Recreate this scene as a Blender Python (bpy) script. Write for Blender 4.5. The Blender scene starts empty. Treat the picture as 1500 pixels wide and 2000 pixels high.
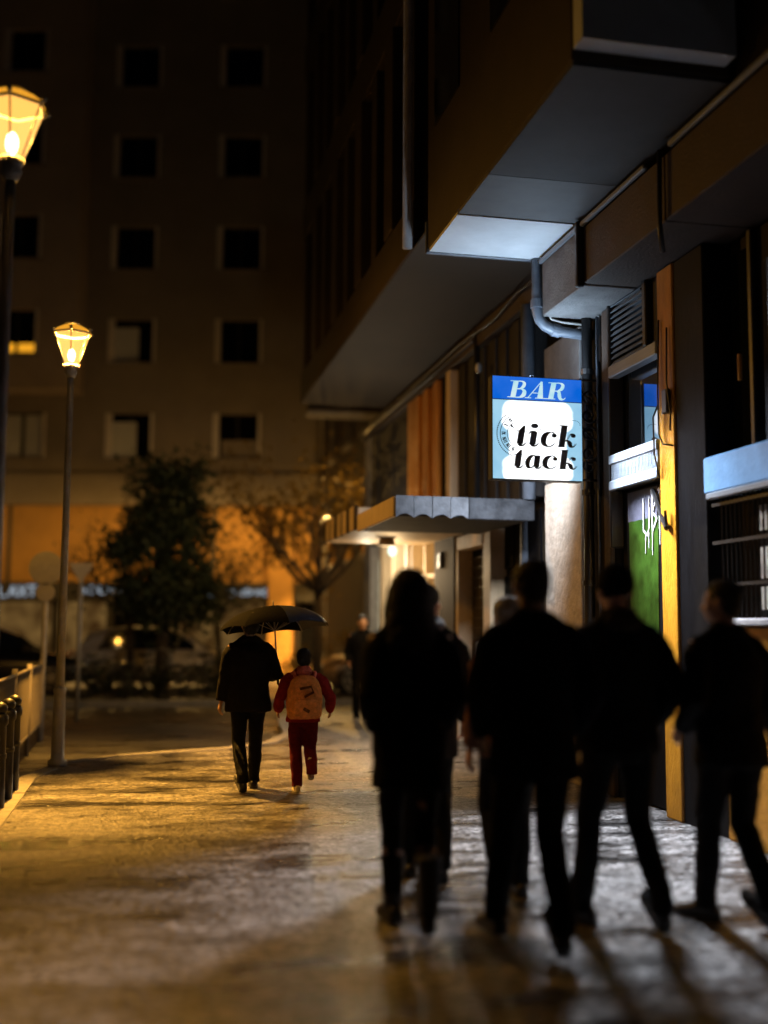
import bpy, math, random
from math import sin, cos, pi, radians as R
from mathutils import Vector as V, Matrix, noise as mnoise
random.seed(7)
SC = bpy.context.scene
COL = SC.collection

# ------------------------------------------------------------------ camera, sky, exposure
cd = bpy.data.cameras.new("camera")
cam = bpy.data.objects.new("camera", cd)
COL.objects.link(cam)
yaw, pit, rol = R(12.1), math.atan(225 / 2200), R(0.35)
fw = V((sin(yaw) * cos(pit), cos(yaw) * cos(pit), sin(pit)))
rt = V((cos(yaw), -sin(yaw), 0))
up = rt.cross(fw)
r2, u2 = rt * cos(rol) + up * sin(rol), up * cos(rol) - rt * sin(rol)
cam.matrix_world = Matrix(((r2.x, u2.x, -fw.x, 0), (r2.y, u2.y, -fw.y, 0), (r2.z, u2.z, -fw.z, 1.48), (0, 0, 0, 1)))
cd.sensor_fit = 'VERTICAL'
cd.sensor_height = 36
cd.lens = 39.6
cd.clip_end = 600
cd.clip_start = 0.05
cd.dof.use_dof = True
cd.dof.focus_distance = 9.8
cd.dof.aperture_fstop = 0.43
SC.camera = cam

W = bpy.data.worlds.new("World")
SC.world = W
W.use_nodes = True
wn = W.node_tree.nodes
sky = wn.new("ShaderNodeTexSky")
sky.sky_type = 'NISHITA'
sky.sun_disc = False
sky.sun_elevation = R(-4)
sky.sun_rotation = R(200)
W.node_tree.links.new(sky.outputs[0], wn["Background"].inputs[0])
wn["Background"].inputs[1].default_value = 0.02

SC.render.engine = 'CYCLES'
SC.cycles.use_denoising = True
SC.cycles.max_bounces = 8
SC.cycles.sample_clamp_indirect = 4
SC.cycles.caustics_reflective = False
SC.cycles.caustics_refractive = False
SC.view_settings.view_transform = 'Standard'
SC.view_settings.look = 'None'
SC.view_settings.gamma = 1
SC.view_settings.use_curve_mapping = False
SC.view_settings.exposure = 0.0

# ------------------------------------------------------------------ materials
def nt(name):
    m = bpy.data.materials.new(name)
    m.use_nodes = True
    t = m.node_tree
    return m, t, t.nodes, t.links, t.nodes["Principled BSDF"]

def mat(name, col, rough=.6, var=.3, scale=6., bump=.15, bscale=None, metal=0., spec=.5, stretch=None, rvar=.0, sheen=0., coat=0.):
    m, t, N, L, b = nt(name)
    tc = N.new("ShaderNodeTexCoord")
    mp = N.new("ShaderNodeMapping")
    L.new(tc.outputs["Object"], mp.inputs[0])
    if stretch:
        mp.inputs["Scale"].default_value = stretch
    n1 = N.new("ShaderNodeTexNoise")
    n1.inputs["Scale"].default_value = scale
    n1.inputs["Detail"].default_value = 7
    n1.inputs["Roughness"].default_value = .65
    L.new(mp.outputs[0], n1.inputs["Vector"])
    r = N.new("ShaderNodeValToRGB")
    r.color_ramp.elements[0].position = .3
    r.color_ramp.elements[1].position = .7
    c = col
    lo = [max(0, x * (1 - var)) for x in c[:3]]
    hi = [min(1, x * (1 + var)) for x in c[:3]]
    r.color_ramp.elements[0].color = (*lo, 1)
    r.color_ramp.elements[1].color = (*hi, 1)
    L.new(n1.outputs["Fac"], r.inputs[0])
    L.new(r.outputs[0], b.inputs["Base Color"])
    b.inputs["Roughness"].default_value = rough
    b.inputs["Metallic"].default_value = metal
    b.inputs["Specular IOR Level"].default_value = spec
    if sheen:
        b.inputs["Sheen Weight"].default_value = sheen
    if coat:
        b.inputs["Coat Weight"].default_value = coat
    if rvar:
        mr = N.new("ShaderNodeMapRange")
        mr.inputs["To Min"].default_value = max(.03, rough - rvar)
        mr.inputs["To Max"].default_value = min(1, rough + rvar)
        L.new(n1.outputs["Fac"], mr.inputs[0])
        L.new(mr.outputs[0], b.inputs["Roughness"])
    if bump:
        n2 = N.new("ShaderNodeTexNoise")
        n2.inputs["Scale"].default_value = bscale or scale * 8
        n2.inputs["Detail"].default_value = 5
        L.new(mp.outputs[0], n2.inputs["Vector"])
        bp = N.new("ShaderNodeBump")
        bp.inputs["Strength"].default_value = bump
        bp.inputs["Distance"].default_value = .02
        L.new(n2.outputs["Fac"], bp.inputs["Height"])
        L.new(bp.outputs[0], b.inputs["Normal"])
    return m

def emit(name, col, s, col2=None, scale=3.):
    m, t, N, L, b = nt(name)
    N.remove(b)
    e = N.new("ShaderNodeEmission")
    e.inputs[0].default_value = (*col, 1)
    e.inputs[1].default_value = s
    if col2:
        tc = N.new("ShaderNodeTexCoord")
        n1 = N.new("ShaderNodeTexNoise")
        n1.inputs["Scale"].default_value = scale
        n1.inputs["Detail"].default_value = 4
        L.new(tc.outputs["Object"], n1.inputs["Vector"])
        r = N.new("ShaderNodeValToRGB")
        r.color_ramp.elements[0].position = .35
        r.color_ramp.elements[1].position = .65
        r.color_ramp.elements[0].color = (*col, 1)
        r.color_ramp.elements[1].color = (*col2, 1)
        L.new(n1.outputs["Fac"], r.inputs[0])
        L.new(r.outputs[0], e.inputs[0])
    L.new(e.outputs[0], N["Material Output"].inputs[0])
    return m

def lantern_mat(name, col, s, clear=.55):
    m, t, N, L, b = nt(name)
    N.remove(b)
    e = N.new("ShaderNodeEmission")
    e.inputs[0].default_value = (*col, 1)
    e.inputs[1].default_value = s
    tr = N.new("ShaderNodeBsdfTransparent")
    mx = N.new("ShaderNodeMixShader")
    mx.inputs[0].default_value = 1 - clear
    L.new(tr.outputs[0], mx.inputs[1])
    L.new(e.outputs[0], mx.inputs[2])
    L.new(mx.outputs[0], N["Material Output"].inputs[0])
    return m

def glass_mat(name, col=(.006, .007, .009), rough=.03, ior=2.2):
    m, t, N, L, b = nt(name)
    b.inputs["Base Color"].default_value = (*col, 1)
    b.inputs["Roughness"].default_value = rough
    b.inputs["IOR"].default_value = ior
    tc = N.new("ShaderNodeTexCoord")
    n = N.new("ShaderNodeTexNoise")
    n.inputs["Scale"].default_value = 1.3
    L.new(tc.outputs["Object"], n.inputs["Vector"])
    bp = N.new("ShaderNodeBump")
    bp.inputs["Strength"].default_value = .03
    bp.inputs["Distance"].default_value = .01
    L.new(n.outputs["Fac"], bp.inputs["Height"])
    L.new(bp.outputs[0], b.inputs["Normal"])
    return m

def ground_mat(name, base, grain_scale, wet=.5, grain=.8, bump=.5):
    m, t, N, L, b = nt(name)
    tc = N.new("ShaderNodeTexCoord")
    vo = N.new("ShaderNodeTexVoronoi")
    vo.inputs["Scale"].default_value = grain_scale
    L.new(tc.outputs["Object"], vo.inputs["Vector"])
    n1 = N.new("ShaderNodeTexNoise")
    n1.inputs["Scale"].default_value = grain_scale * .55
    n1.inputs["Detail"].default_value = 4
    L.new(tc.outputs["Object"], n1.inputs["Vector"])
    mpw = N.new("ShaderNodeMapping")
    mpw.inputs["Scale"].default_value = (.55, 1.5, 1)
    L.new(tc.outputs["Object"], mpw.inputs[0])
    n2 = N.new("ShaderNodeTexNoise")       # damp patches, worn by feet and drained across the fall
    n2.inputs["Scale"].default_value = 1.6
    n2.inputs["Detail"].default_value = 6
    n2.inputs["Roughness"].default_value = .62
    L.new(mpw.outputs[0], n2.inputs["Vector"])
    # grain colour: aggregate chips of different stone
    sx = N.new("ShaderNodeSeparateColor")
    L.new(vo.outputs["Color"], sx.inputs[0])
    r1 = N.new("ShaderNodeValToRGB")
    e = r1.color_ramp.elements
    e[0].position, e[1].position = 0., 1.
    e[0].color = (*[x * (1 - grain) for x in base], 1)
    e[1].color = (*[min(1, x * (1 + grain)) for x in base], 1)
    L.new(sx.outputs[0], r1.inputs[0])
    mx = N.new("ShaderNodeMix")
    mx.data_type = 'RGBA'
    mx.blend_type = 'MULTIPLY'
    mx.inputs[0].default_value = 1
    r2_ = N.new("ShaderNodeValToRGB")
    e = r2_.color_ramp.elements
    e[0].position, e[1].position = .40, .55
    e[0].color = (1 - wet, 1 - wet, 1 - wet, 1)
    e[1].color = (1, 1, 1, 1)
    L.new(n2.outputs["Fac"], r2_.inputs[0])
    n3 = N.new("ShaderNodeTexNoise")
    n3.inputs["Scale"].default_value = 8
    n3.inputs["Detail"].default_value = 9
    n3.inputs["Roughness"].default_value = .78
    L.new(mpw.outputs[0], n3.inputs["Vector"])
    r3 = N.new("ShaderNodeValToRGB")
    e = r3.color_ramp.elements
    e[0].position, e[1].position = .40, .58
    e[0].color = (.28, .27, .26, 1)
    e[1].color = (1, 1, 1, 1)
    L.new(n3.outputs["Fac"], r3.inputs[0])
    m3 = N.new("ShaderNodeMix")
    m3.data_type = 'RGBA'
    m3.blend_type = 'MULTIPLY'
    m3.inputs[0].default_value = 1
    L.new(r2_.outputs[0], m3.inputs[6])
    L.new(r3.outputs[0], m3.inputs[7])
    L.new(r1.outputs[0], mx.inputs[6])
    L.new(m3.outputs[2], mx.inputs[7])
    L.new(mx.outputs[2], b.inputs["Base Color"])
    mr = N.new("ShaderNodeMapRange")
    mr.inputs["From Min"].default_value = .36
    mr.inputs["From Max"].default_value = .6
    mr.inputs["To Min"].default_value = .22
    mr.inputs["To Max"].default_value = .5
    L.new(n2.outputs["Fac"], mr.inputs[0])
    L.new(mr.outputs[0], b.inputs["Roughness"])
    ad = N.new("ShaderNodeMath")
    ad.operation = 'MULTIPLY_ADD'
    ad.inputs[1].default_value = .5
    L.new(vo.outputs["Distance"], ad.inputs[0])
    L.new(n1.outputs["Fac"], ad.inputs[2])
    bp = N.new("ShaderNodeBump")
    bp.inputs["Strength"].default_value = bump
    bp.inputs["Distance"].default_value = .012
    L.new(ad.outputs[0], bp.inputs["Height"])
    L.new(bp.outputs[0], b.inputs["Normal"])
    return m

M = {}
M['pave'] = ground_mat("wet_pebbled_pavement", (.195, .188, .186), 40, .88, .98, 1.)
M['road'] = ground_mat("wet_asphalt", (.05, .05, .052), 90, .5, .6, .6)
M['kerb'] = mat("granite_kerb", (.24, .23, .22), .6, .3, 14, .3)
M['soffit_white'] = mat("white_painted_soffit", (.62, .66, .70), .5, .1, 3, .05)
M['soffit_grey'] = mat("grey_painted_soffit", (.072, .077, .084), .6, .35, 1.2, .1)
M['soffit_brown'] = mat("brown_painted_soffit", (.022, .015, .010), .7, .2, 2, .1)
M['plaster_dark'] = mat("dark_brown_render", (.030, .020, .013), .8, .25, 2.5, .25, 40)
M['plaster_brown'] = mat("brown_fascia_render", (.036, .024, .017), .75, .25, 3, .3, 40)
M['plaster_grey'] = mat("grey_render", (.26, .25, .25), .75, .3, 5, .35, 45)
M['dull_grey'] = mat("dull_grey_render", (.11, .108, .108), .75, .35, 4, .4, 40)
M['beige'] = mat("beige_cracked_plaster", (.60, .53, .45), .75, .22, 6, .7, 16)
M['cream'] = mat("cream_painted_timber", (.52, .40, .26), .55, .15, 9, .25, stretch=(1, 1, .25))
M['black_metal'] = mat("black_painted_metal", (.012, .012, .013), .4, .3, 12, .1)
M['black_paint'] = mat("black_painted_timber", (.004, .0042, .005), .6, .4, 5, .25, spec=.12, stretch=(4, 4, .3))
M['dark_grey_board'] = mat("dark_grey_boards", (.024, .022, .022), .6, .4, 5, .3, spec=.2, stretch=(5, 5, .25))
M['wood'] = mat("varnished_orange_wood", (.44, .18, .03), .5, .6, 3.2, .3, stretch=(7, 7, .35))
M['ochre'] = mat("ochre_yellow_paint", (.33, .14, .012), .65, .4, 2.2, .4, 30, stretch=(2, 2, .6))
M['ochre_dirty'] = mat("worn_ochre_render", (.30, .13, .018), .7, .3, 4, .35, 30)
M['alu'] = mat("brushed_aluminium", (.20, .23, .27), .45, .25, 5, .1, metal=.4, stretch=(1, .3, 6))
M['grey_metal'] = mat("grey_painted_metal", (.09, .105, .13), .42, .25, 8, .15)
M['light_metal'] = mat("pale_galvanised_metal", (.30, .29, .27), .5, .2, 9, .1, metal=.2)
M['lead'] = mat("grey_lead_flashing", (.068, .073, .082), .6, .4, 9, .5, 20)
M['concrete'] = mat("dark_stained_concrete", (.026, .028, .032), .8, .5, 6, .5, 30)
M['glass'] = glass_mat("dark_window_glass")
M['glass_far'] = glass_mat("far_window_glass", (.004, .004, .005), .15, 1.45)
M['mirror_film'] = glass_mat("reflective_window_film", (.42, .46, .52), .03, 1.5)
M['mirror_film'].node_tree.nodes["Principled BSDF"].inputs["Metallic"].default_value = .92
M['far_wall'] = mat("tan_rendered_wall", (.28, .235, .19), .85, .15, .8, .2, 18)
M['far_bay'] = mat("pale_rendered_bay", (.45, .36, .28), .85, .12, .8, .2, 18)
M['far_ochre'] = mat("ochre_rendered_wall", (.50, .27, .07), .8, .18, 1.2, .2, 18)
M['far_dark'] = mat("dark_shop_fascia", (.03, .026, .022), .5, .3, 3, .1)
M['far_jamb'] = mat("pale_window_jamb", (.75, .68, .62), .6, .1, 5, .05)
M['curtain'] = mat("white_net_curtain", (.6, .6, .58), .8, .1, 4, .2, stretch=(8, 8, .3))
M['fascia_letter'] = emit("lit_white_letter", (.55, .63, .72), .5)
M['warm_pane'] = emit("lit_orange_pane", (1, .42, .02), .9)
M['shop_glow'] = emit("lit_shop_pane", (.75, .42, .12), .22, (.18, .08, .02), 1.4)
M['entrance_glow'] = emit("lit_entrance_pane", (.9, .82, .55), .55, (.55, .46, .28), 2.)
M['bar_glow'] = emit("lit_bar_pane", (1, .62, .22), 1.0, (.5, .26, .07), 5.)
M['bulb'] = emit("lamp_bulb", (1, .82, .5), 14)
M['globe'] = emit("white_globe", (.75, 1, .85), 1.6)
M['leaf'] = mat("dark_evergreen_leaf", (.04, .055, .022), .6, .5, 3, 0)
def leafy(name, c):
    m, t, N, L, b = nt(name)
    b.inputs["Base Color"].default_value = (*c, 1)
    b.inputs["Roughness"].default_value = .6
    tl = N.new("ShaderNodeBsdfTranslucent")
    tl.inputs[0].default_value = (*c, 1)
    mx = N.new("ShaderNodeMixShader")
    mx.inputs[0].default_value = .5
    L.new(b.outputs[0], mx.inputs[1])
    L.new(tl.outputs[0], mx.inputs[2])
    L.new(mx.outputs[0], N["Material Output"].inputs[0])
    return m
M['leaf_dry'] = leafy("yellowing_leaf", (.17, .11, .02))
M['bark'] = mat("dark_bark", (.06, .045, .033), .85, .4, 14, .6, stretch=(3, 3, .6))
M['car_white'] = mat("silver_car_paint", (.50, .46, .42), .35, .04, 2, 0, coat=.6)
M['car_black'] = mat("black_car_paint", (.01, .01, .011), .25, .05, 2, 0, coat=.6)
M['car_tan'] = mat("bronze_car_paint", (.30, .19, .10), .3, .05, 2, 0, metal=.3, coat=.6)
M['rubber'] = mat("tyre_rubber", (.012, .012, .012), .8, .3, 20, .2)
M['alloy'] = mat("alloy_rim", (.5, .47, .42), .35, .1, 10, 0, metal=.7)
M['tail'] = mat("red_tail_lamp", (.25, .012, .01), .25, .1, 10, 0)
M['headlamp'] = mat("clear_headlamp", (.6, .6, .6), .15, .1, 10, 0)
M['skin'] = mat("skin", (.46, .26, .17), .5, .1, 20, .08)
M['skin_far'] = mat("darker_skin", (.42, .23, .14), .5, .1, 20, .08)  # slightly darker skin tone for the people farther off
M['eye'] = mat("eye_white", (.6, .58, .55), .2, .05, 20, 0)
M['iris'] = mat("dark_iris", (.02, .013, .01), .2, .1, 20, 0)
def cloth(n, c, s=30, r=.9): return mat(n, c, r, .3, s, .35, s * 9, spec=.12)
M['black_cloth'] = cloth("black_wool", (.004, .004, .0045))
M['navy_cloth'] = cloth("dark_navy_wool", (.004, .0045, .008))
M['jet_cloth'] = cloth("black_nylon", (.0035, .0035, .0035), 20, .7)
M['dark_denim'] = cloth("dark_denim", (.0045, .0045, .0055))
M['tan_collar'] = cloth("brown_fleece", (.04, .03, .02))
M['olive_cloth'] = cloth("dark_olive_cotton", (.010, .008, .006))
M['brown_knit'] = cloth("reddish_brown_knit", (.22, .11, .07))
M['grey_scarf'] = cloth("speckled_grey_wool", (.16, .155, .15), 60)
M['red_cloth'] = cloth("red_fleece", (.28, .02, .02))
M['dark_red'] = cloth("dark_red_trousers", (.13, .010, .012))
M['pink_cloth'] = cloth("coral_nylon", (.75, .22, .19))
M['orange_cloth'] = cloth("orange_canvas", (.75, .30, .09))
M['orange_dark'] = cloth("brown_print", (.16, .06, .015))
M['white_shoe'] = cloth("white_trainer", (.7, .62, .5))
M['black_shoe'] = mat("black_leather", (.008, .008, .008), .45, .3, 20, .2)
M['hair_black'] = mat("black_hair", (.003, .0025, .002), .6, .5, 25, .6, 120, stretch=(3, 3, .4))
M['hair_grey'] = mat("grey_hair", (.35, .33, .31), .5, .4, 25, .6, 120, stretch=(3, 3, .4))
M['umb_black'] = mat("black_umbrella_nylon", (.004, .004, .005), .8, .2, 8, .1, spec=.03)
M['umb_blue'] = mat("slate_blue_umbrella_nylon", (.03, .036, .06), .5, .25, 8, .1, spec=.2)

# ------------------------------------------------------------------ mesh helpers
def wloc(o):
    p = V((0, 0, 0))
    while o is not None:
        p += o.location
        o = o.parent
    return p

class MB:
    def __init__(s):
        s.v, s.f = [], []
    def add(s, vs, fs):
        k = len(s.v)
        s.v += [tuple(x) for x in vs]
        s.f += [tuple(i + k for i in f) for f in fs]
        return s
    def box(s, x0, x1, y0, y1, z0, z1):
        return s.hexa([(x0, y0, z0), (x1, y0, z0), (x1, y1, z0), (x0, y1, z0), (x0, y0, z1), (x1, y0, z1), (x1, y1, z1), (x0, y1, z1)])
    def hexa(s, p):
        return s.add(p, [(0, 3, 2, 1), (4, 5, 6, 7), (0, 1, 5, 4), (1, 2, 6, 5), (2, 3, 7, 6), (3, 0, 4, 7)])
    def cbox(s, x0, x1, y0, y1, z0, z1, c=.01):
        """box with chamfered edges all round"""
        xs, ys, zs = (x0, x1), (y0, y1), (z0, z1)
        vid, vs = {}, []
        for i in (0, 1):
            for j in (0, 1):
                for k in (0, 1):
                    sx, sy, sz = (1 - 2 * i) * c, (1 - 2 * j) * c, (1 - 2 * k) * c
                    b = V((xs[i], ys[j], zs[k]))
                    for a, o in (('x', (0, sy, sz)), ('y', (sx, 0, sz)), ('z', (sx, sy, 0))):
                        vid[i, j, k, a] = len(vs)
                        vs.append(b + V(o))
        F = []
        for i in (0, 1):
            F.append([vid[i, a, b, 'x'] for a, b in ((0, 0), (1, 0), (1, 1), (0, 1))])
            F.append([vid[a, i, b, 'y'] for a, b in ((0, 0), (1, 0), (1, 1), (0, 1))])
            F.append([vid[a, b, i, 'z'] for a, b in ((0, 0), (1, 0), (1, 1), (0, 1))])
        for i in (0, 1):
            for j in (0, 1):
                F.append([vid[i, j, 0, 'x'], vid[i, j, 1, 'x'], vid[i, j, 1, 'y'], vid[i, j, 0, 'y']])
                F.append([vid[i, 0, j, 'x'], vid[i, 1, j, 'x'], vid[i, 1, j, 'z'], vid[i, 0, j, 'z']])
                F.append([vid[0, i, j, 'y'], vid[1, i, j, 'y'], vid[1, i, j, 'z'], vid[0, i, j, 'z']])
                for k in (0, 1):
                    F.append([vid[i, j, k, a] for a in 'xyz'])
        return s.add(vs, F)
    def tube(s, pts, r, n=8, flat=1., upv=None):
        pts = [V(p) for p in pts]
        rs = list(r) if isinstance(r, (list, tuple)) else [r] * len(pts)
        vs, fs, a = [], [], None
        for i, p in enumerate(pts):
            t = (pts[min(i + 1, len(pts) - 1)] - pts[max(i - 1, 0)])
            t = t.normalized() if t.length > 1e-9 else V((0, 0, 1))
            if a is None:
                a = (upv or (V((0, 0, 1)) if abs(t.z) < .9 else V((1, 0, 0))))
            a = (a - t * a.dot(t)).normalized()
            b = t.cross(a)
            for k in range(n):
                q = 2 * pi * k / n
                vs.append(p + a * cos(q) * rs[i] + b * sin(q) * rs[i] * flat)
        for i in range(len(pts) - 1):
            for k in range(n):
                fs.append((i * n + k, i * n + (k + 1) % n, (i + 1) * n + (k + 1) % n, (i + 1) * n + k))
        fs.append(tuple(range(n))[::-1])
        fs.append(tuple(range((len(pts) - 1) * n, len(pts) * n)))
        return s.add(vs, fs)
    def ell(s, c, rx, ry, rz, nu=14, nv=9, rot=None):
        vs, fs = [], []
        for j in range(nv + 1):
            th = pi * j / nv
            for i in range(nu):
                ph = 2 * pi * i / nu
                q = V((rx * sin(th) * cos(ph), ry * sin(th) * sin(ph), rz * cos(th)))
                if rot:
                    q = rot @ q
                vs.append(V(c) + q)
        for j in range(nv):
            for i in range(nu):
                fs.append((j * nu + i, (j + 1) * nu + i, (j + 1) * nu + (i + 1) % nu, j * nu + (i + 1) % nu))
        return s.add(vs, fs)
    def loft(s, rings):
        n = len(rings[0])
        vs = [p for r in rings for p in r]
        fs = []
        for i in range(len(rings) - 1):
            for k in range(n):
                fs.append((i * n + k, i * n + (k + 1) % n, (i + 1) * n + (k + 1) % n, (i + 1) * n + k))
        fs.append(tuple(range(n))[::-1])
        fs.append(tuple(range((len(rings) - 1) * n, len(rings) * n)))
        return s.add(vs, fs)
    def prism(s, poly, fn, d0, d1):
        """poly of 2-D points, fn(u, v, d) -> 3-D point"""
        n = len(poly)
        vs = [fn(u, v, d0) for u, v in poly] + [fn(u, v, d1) for u, v in poly]
        fs = [tuple(range(n))[::-1], tuple(range(n, 2 * n))]
        fs += [(k, (k + 1) % n, n + (k + 1) % n, n + k) for k in range(n)]
        return s.add(vs, fs)
    def mesh(s, name, m, off=V((0, 0, 0)), smooth=False):
        me = bpy.data.meshes.new(name)
        me.from_pydata([(x - off.x, y - off.y, z - off.z) for x, y, z in s.v], [], s.f)
        me.materials.append(m)
        if smooth:
            me.polygons.foreach_set("use_smooth", [True] * len(me.polygons))
        me.update()
        return me
    def build(s, name, m, parent=None, smooth=False, local=False):
        off = V((0, 0, 0)) if (parent is None or local) else wloc(parent)
        o = bpy.data.objects.new(name, s.mesh(name, m, off, smooth))
        COL.objects.link(o)
        o.parent = parent
        return o

def box(*a): return MB().box(*a)
def cbox(*a): return MB().cbox(*a)
def tag(o, label=None, cat=None, group=None, kind=None):
    for k, v in (('label', label), ('category', cat), ('group', group), ('kind', kind)):
        if v: o[k] = v
    return o
def thing(name, loc, label, cat, group=None, rz=0):
    o = bpy.data.objects.new(name, None)
    o.empty_display_size = .2
    COL.objects.link(o)
    o.location = loc
    o.rotation_euler.z = rz
    return tag(o, label, cat, group)
def inst(name, me, parent, loc=(0, 0, 0), rz=0.):
    o = bpy.data.objects.new(name, me)
    COL.objects.link(o)
    o.parent = parent
    o.location = loc
    o.rotation_euler.z = rz
    return o
def copy_tree(o, parent=None):
    c = o.copy()
    COL.objects.link(c)
    c.parent = parent
    for ch in o.children:
        copy_tree(ch, c)
    return c
def lamp(name, kind, loc, power, col, size=.1, parent=None, rot=None, sy=None, spread=None):
    l = bpy.data.lights.new(name, kind)
    l.energy = power
    l.color = col
    if kind == 'AREA':
        l.shape = 'RECTANGLE'
        l.size, l.size_y = size, sy or size
        if spread: l.spread = spread
    else:
        l.shadow_soft_size = size
    o = bpy.data.objects.new(name, l)
    COL.objects.link(o)
    o.parent = parent
    o.location = V(loc) - (wloc(parent) if parent else V((0, 0, 0)))
    if rot: o.rotation_euler = rot
    return o

# ------------------------------------------------------------------ ground
g = MB().add([(-250, -250, -.125), (250, -250, -.125), (250, 300, -.125), (-250, 300, -.125)], [(0, 1, 2, 3)]).build("road", M['road'])
tag(g, kind='structure')
edge = [(-.96, -14), (-.96, 9.5), (-.95, 11.6), (-.72, 12.75), (-.2, 13.35), (.5, 13.7), (1.1, 13.95), (1.75, 14.6), (2.15, 15.8), (2.25, 17.2), (2.4, 18.6), (3.0, 19.3), (4.6, 19.4)]
poly = edge + [(12, 19.4), (12, -14)]
pv = MB().prism(poly[::-1], lambda u, v, d: (u, v, d), -.125, 0).build("pavement", M['pave'])
tag(pv, kind='structure')
far = MB().prism([(-40, 23.2), (14, 23.2), (14, 45), (-40, 45)], lambda u, v, d: (u, v, d), -.125, 0).build("far_pavement", M['road'])
tag(far, kind='structure')

def kerb_run(name, line, w=.16, step=.85):
    root = thing(name, (line[0][0], line[0][1], 0), None, None)
    tag(root, kind='structure')
    for a, b in zip(line, line[1:]):
        a, b = V((*a, 0)), V((*b, 0))
        d = (b - a)
        n = max(1, round(d.length / step))
        side = V((-d.y, d.x, 0)).normalized() * w
        for i in range(n):
            p, q = a + d * (i / n), a + d * ((i + 1) / n)
            dd = d.normalized() * .006
            p, q = p + dd, q - dd
            h = .012 + random.uniform(-.004, .004)
            P = [p, q, q + side, p + side]
            MB().hexa([(*x.xy, -.122) for x in P] + [(*x.xy, h) for x in P]).build("kerb_stone", M['kerb'], root)
kerb_run("kerb", [(-.96, 4), (-.96, 9.5), (-.95, 11.6), (-.72, 12.75), (-.2, 13.35), (.5, 13.7), (1.1, 13.95), (1.75, 14.6), (2.15, 15.8), (2.25, 17.2), (2.4, 18.6), (3.0, 19.3), (4.6, 19.4)])
kerb_run("far_kerb", [(8, 23.2), (-9, 23.2)], .16, 1.)

# ------------------------------------------------------------------ corner building with the bar
B = thing("corner_building", (4.1, 12, 0), "dark corner building with overhanging upper floors and a bar at street level", "building")
FX = 4.1
def part(mb, name, m, parent=None, smooth=False):
    return mb.build(name, m, parent or B, smooth)
# inner core so nothing behind the shopfront is hollow
part(box(4.62, 9, -2, 20.7, 0, 4.4), "inner_wall", M['black_paint'])
# --- bay A: lit entrance at the far end
part(cbox(4.1, 4.62, 20.32, 20.9, 0, 5.0), "pier", M['plaster_grey'])
for y in (19.25, 18.35, 17.35):
    part(cbox(4.08, 4.3, y - .12, y + .12, 0, 2.95), "column", M['cream'])
for y0, y1 in ((19.38, 20.31), (18.48, 19.12), (17.48, 18.22)):
    part(box(4.26, 4.3, y0, y1, .25, 2.7), "shop_pane", M['entrance_glow'])
part(cbox(4.1, 4.62, 17.24, 20.31, 2.96, 3.1), "lintel", M['dark_grey_board'])
part(cbox(4.1, 4.6, 17.48, 20.31, .0, .24), "stall_riser", M['plaster_grey'])
wl = part(MB().ell((3.98, 17.9, 2.72), .075, .075, .09), "wall_lamp", M['globe'], smooth=True)
part(MB().tube([(4.1, 17.9, 2.95), (4.0, 17.9, 2.95), (3.98, 17.9, 2.84)], .015), "bracket", M['black_metal'], wl)
lamp("entrance_light", 'POINT', (3.55, 17.9, 2.55), 75, (1, .86, .62), .1, B)
# --- bay B: cream window
w = part(box(4.3, 4.34, 15.72, 17.1, 1.0, 2.86), "bar_window", M['bar_glow'])
for a in ((4.12, 4.36, 17.1, 17.22, 0, 2.95), (4.12, 4.36, 15.6, 15.72, 0, 2.95), (4.1, 4.36, 15.721, 17.099, 2.86, 2.96), (4.1, 4.36, 15.721, 17.099, .88, 1.0), (4.14, 4.35, 16.36, 16.44, 1.001, 2.859), (4.15, 4.35, 15.721, 16.359, 2.2, 2.27), (4.15, 4.35, 16.441, 17.099, 2.2, 2.27)):
    part(cbox(*a), "frame_bar", M['cream'], w)
part(cbox(4.14, 4.6, 15.721, 17.099, 0, .879), "stall_riser", M['plaster_dark'])
part(cbox(4.08, 4.62, 14.55, 15.6, 0, 2.95), "pier", M['plaster_dark'])
part(cbox(4.03, 4.08, 15.1, 15.25, 2.3, 2.52), "meter_box", M['grey_metal'])
# --- bay C: cream framed door
d = part(box(4.3, 4.35, 13.3, 14.42, .05, 2.52), "bar_door", M['black_paint'])
part(cbox(4.1, 4.4, 13.0, 13.3, 0, 2.68), "door_frame", M['cream'], d)
part(cbox(4.1, 4.4, 14.42, 14.54, 0, 2.68), "door_frame", M['cream'], d)
part(cbox(4.09, 4.4, 13.301, 14.419, 2.5, 2.68), "door_frame", M['cream'], d)
for y0, y1 in ((13.4, 13.82), (13.9, 14.34)):
    part(box(4.28, 4.302, y0, y1, 1.0, 2.4), "door_pane", M['brownpane'] if 'brownpane' in M else M['plaster_brown'], d)
    part(cbox(4.265, 4.31, y0, y1, .25, .85), "door_panel", M['black_paint'], d)
for k in range(9):
    part(box(4.25, 4.262, 13.4, 14.34, 2.38 - k * .13, 2.392 - k * .13), "glazing_bar", M['black_metal'], d)
part(MB().tube([(4.24, 13.87, 1.0), (4.2, 13.87, 1.02), (4.2, 13.87, 1.28), (4.24, 13.87, 1.3)], .012), "handle", M['light_metal'], d)
part(cbox(4.12, 4.62, 13.0, 14.54, 2.70, 2.95), "transom_panel", M['dark_grey_board'])
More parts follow.
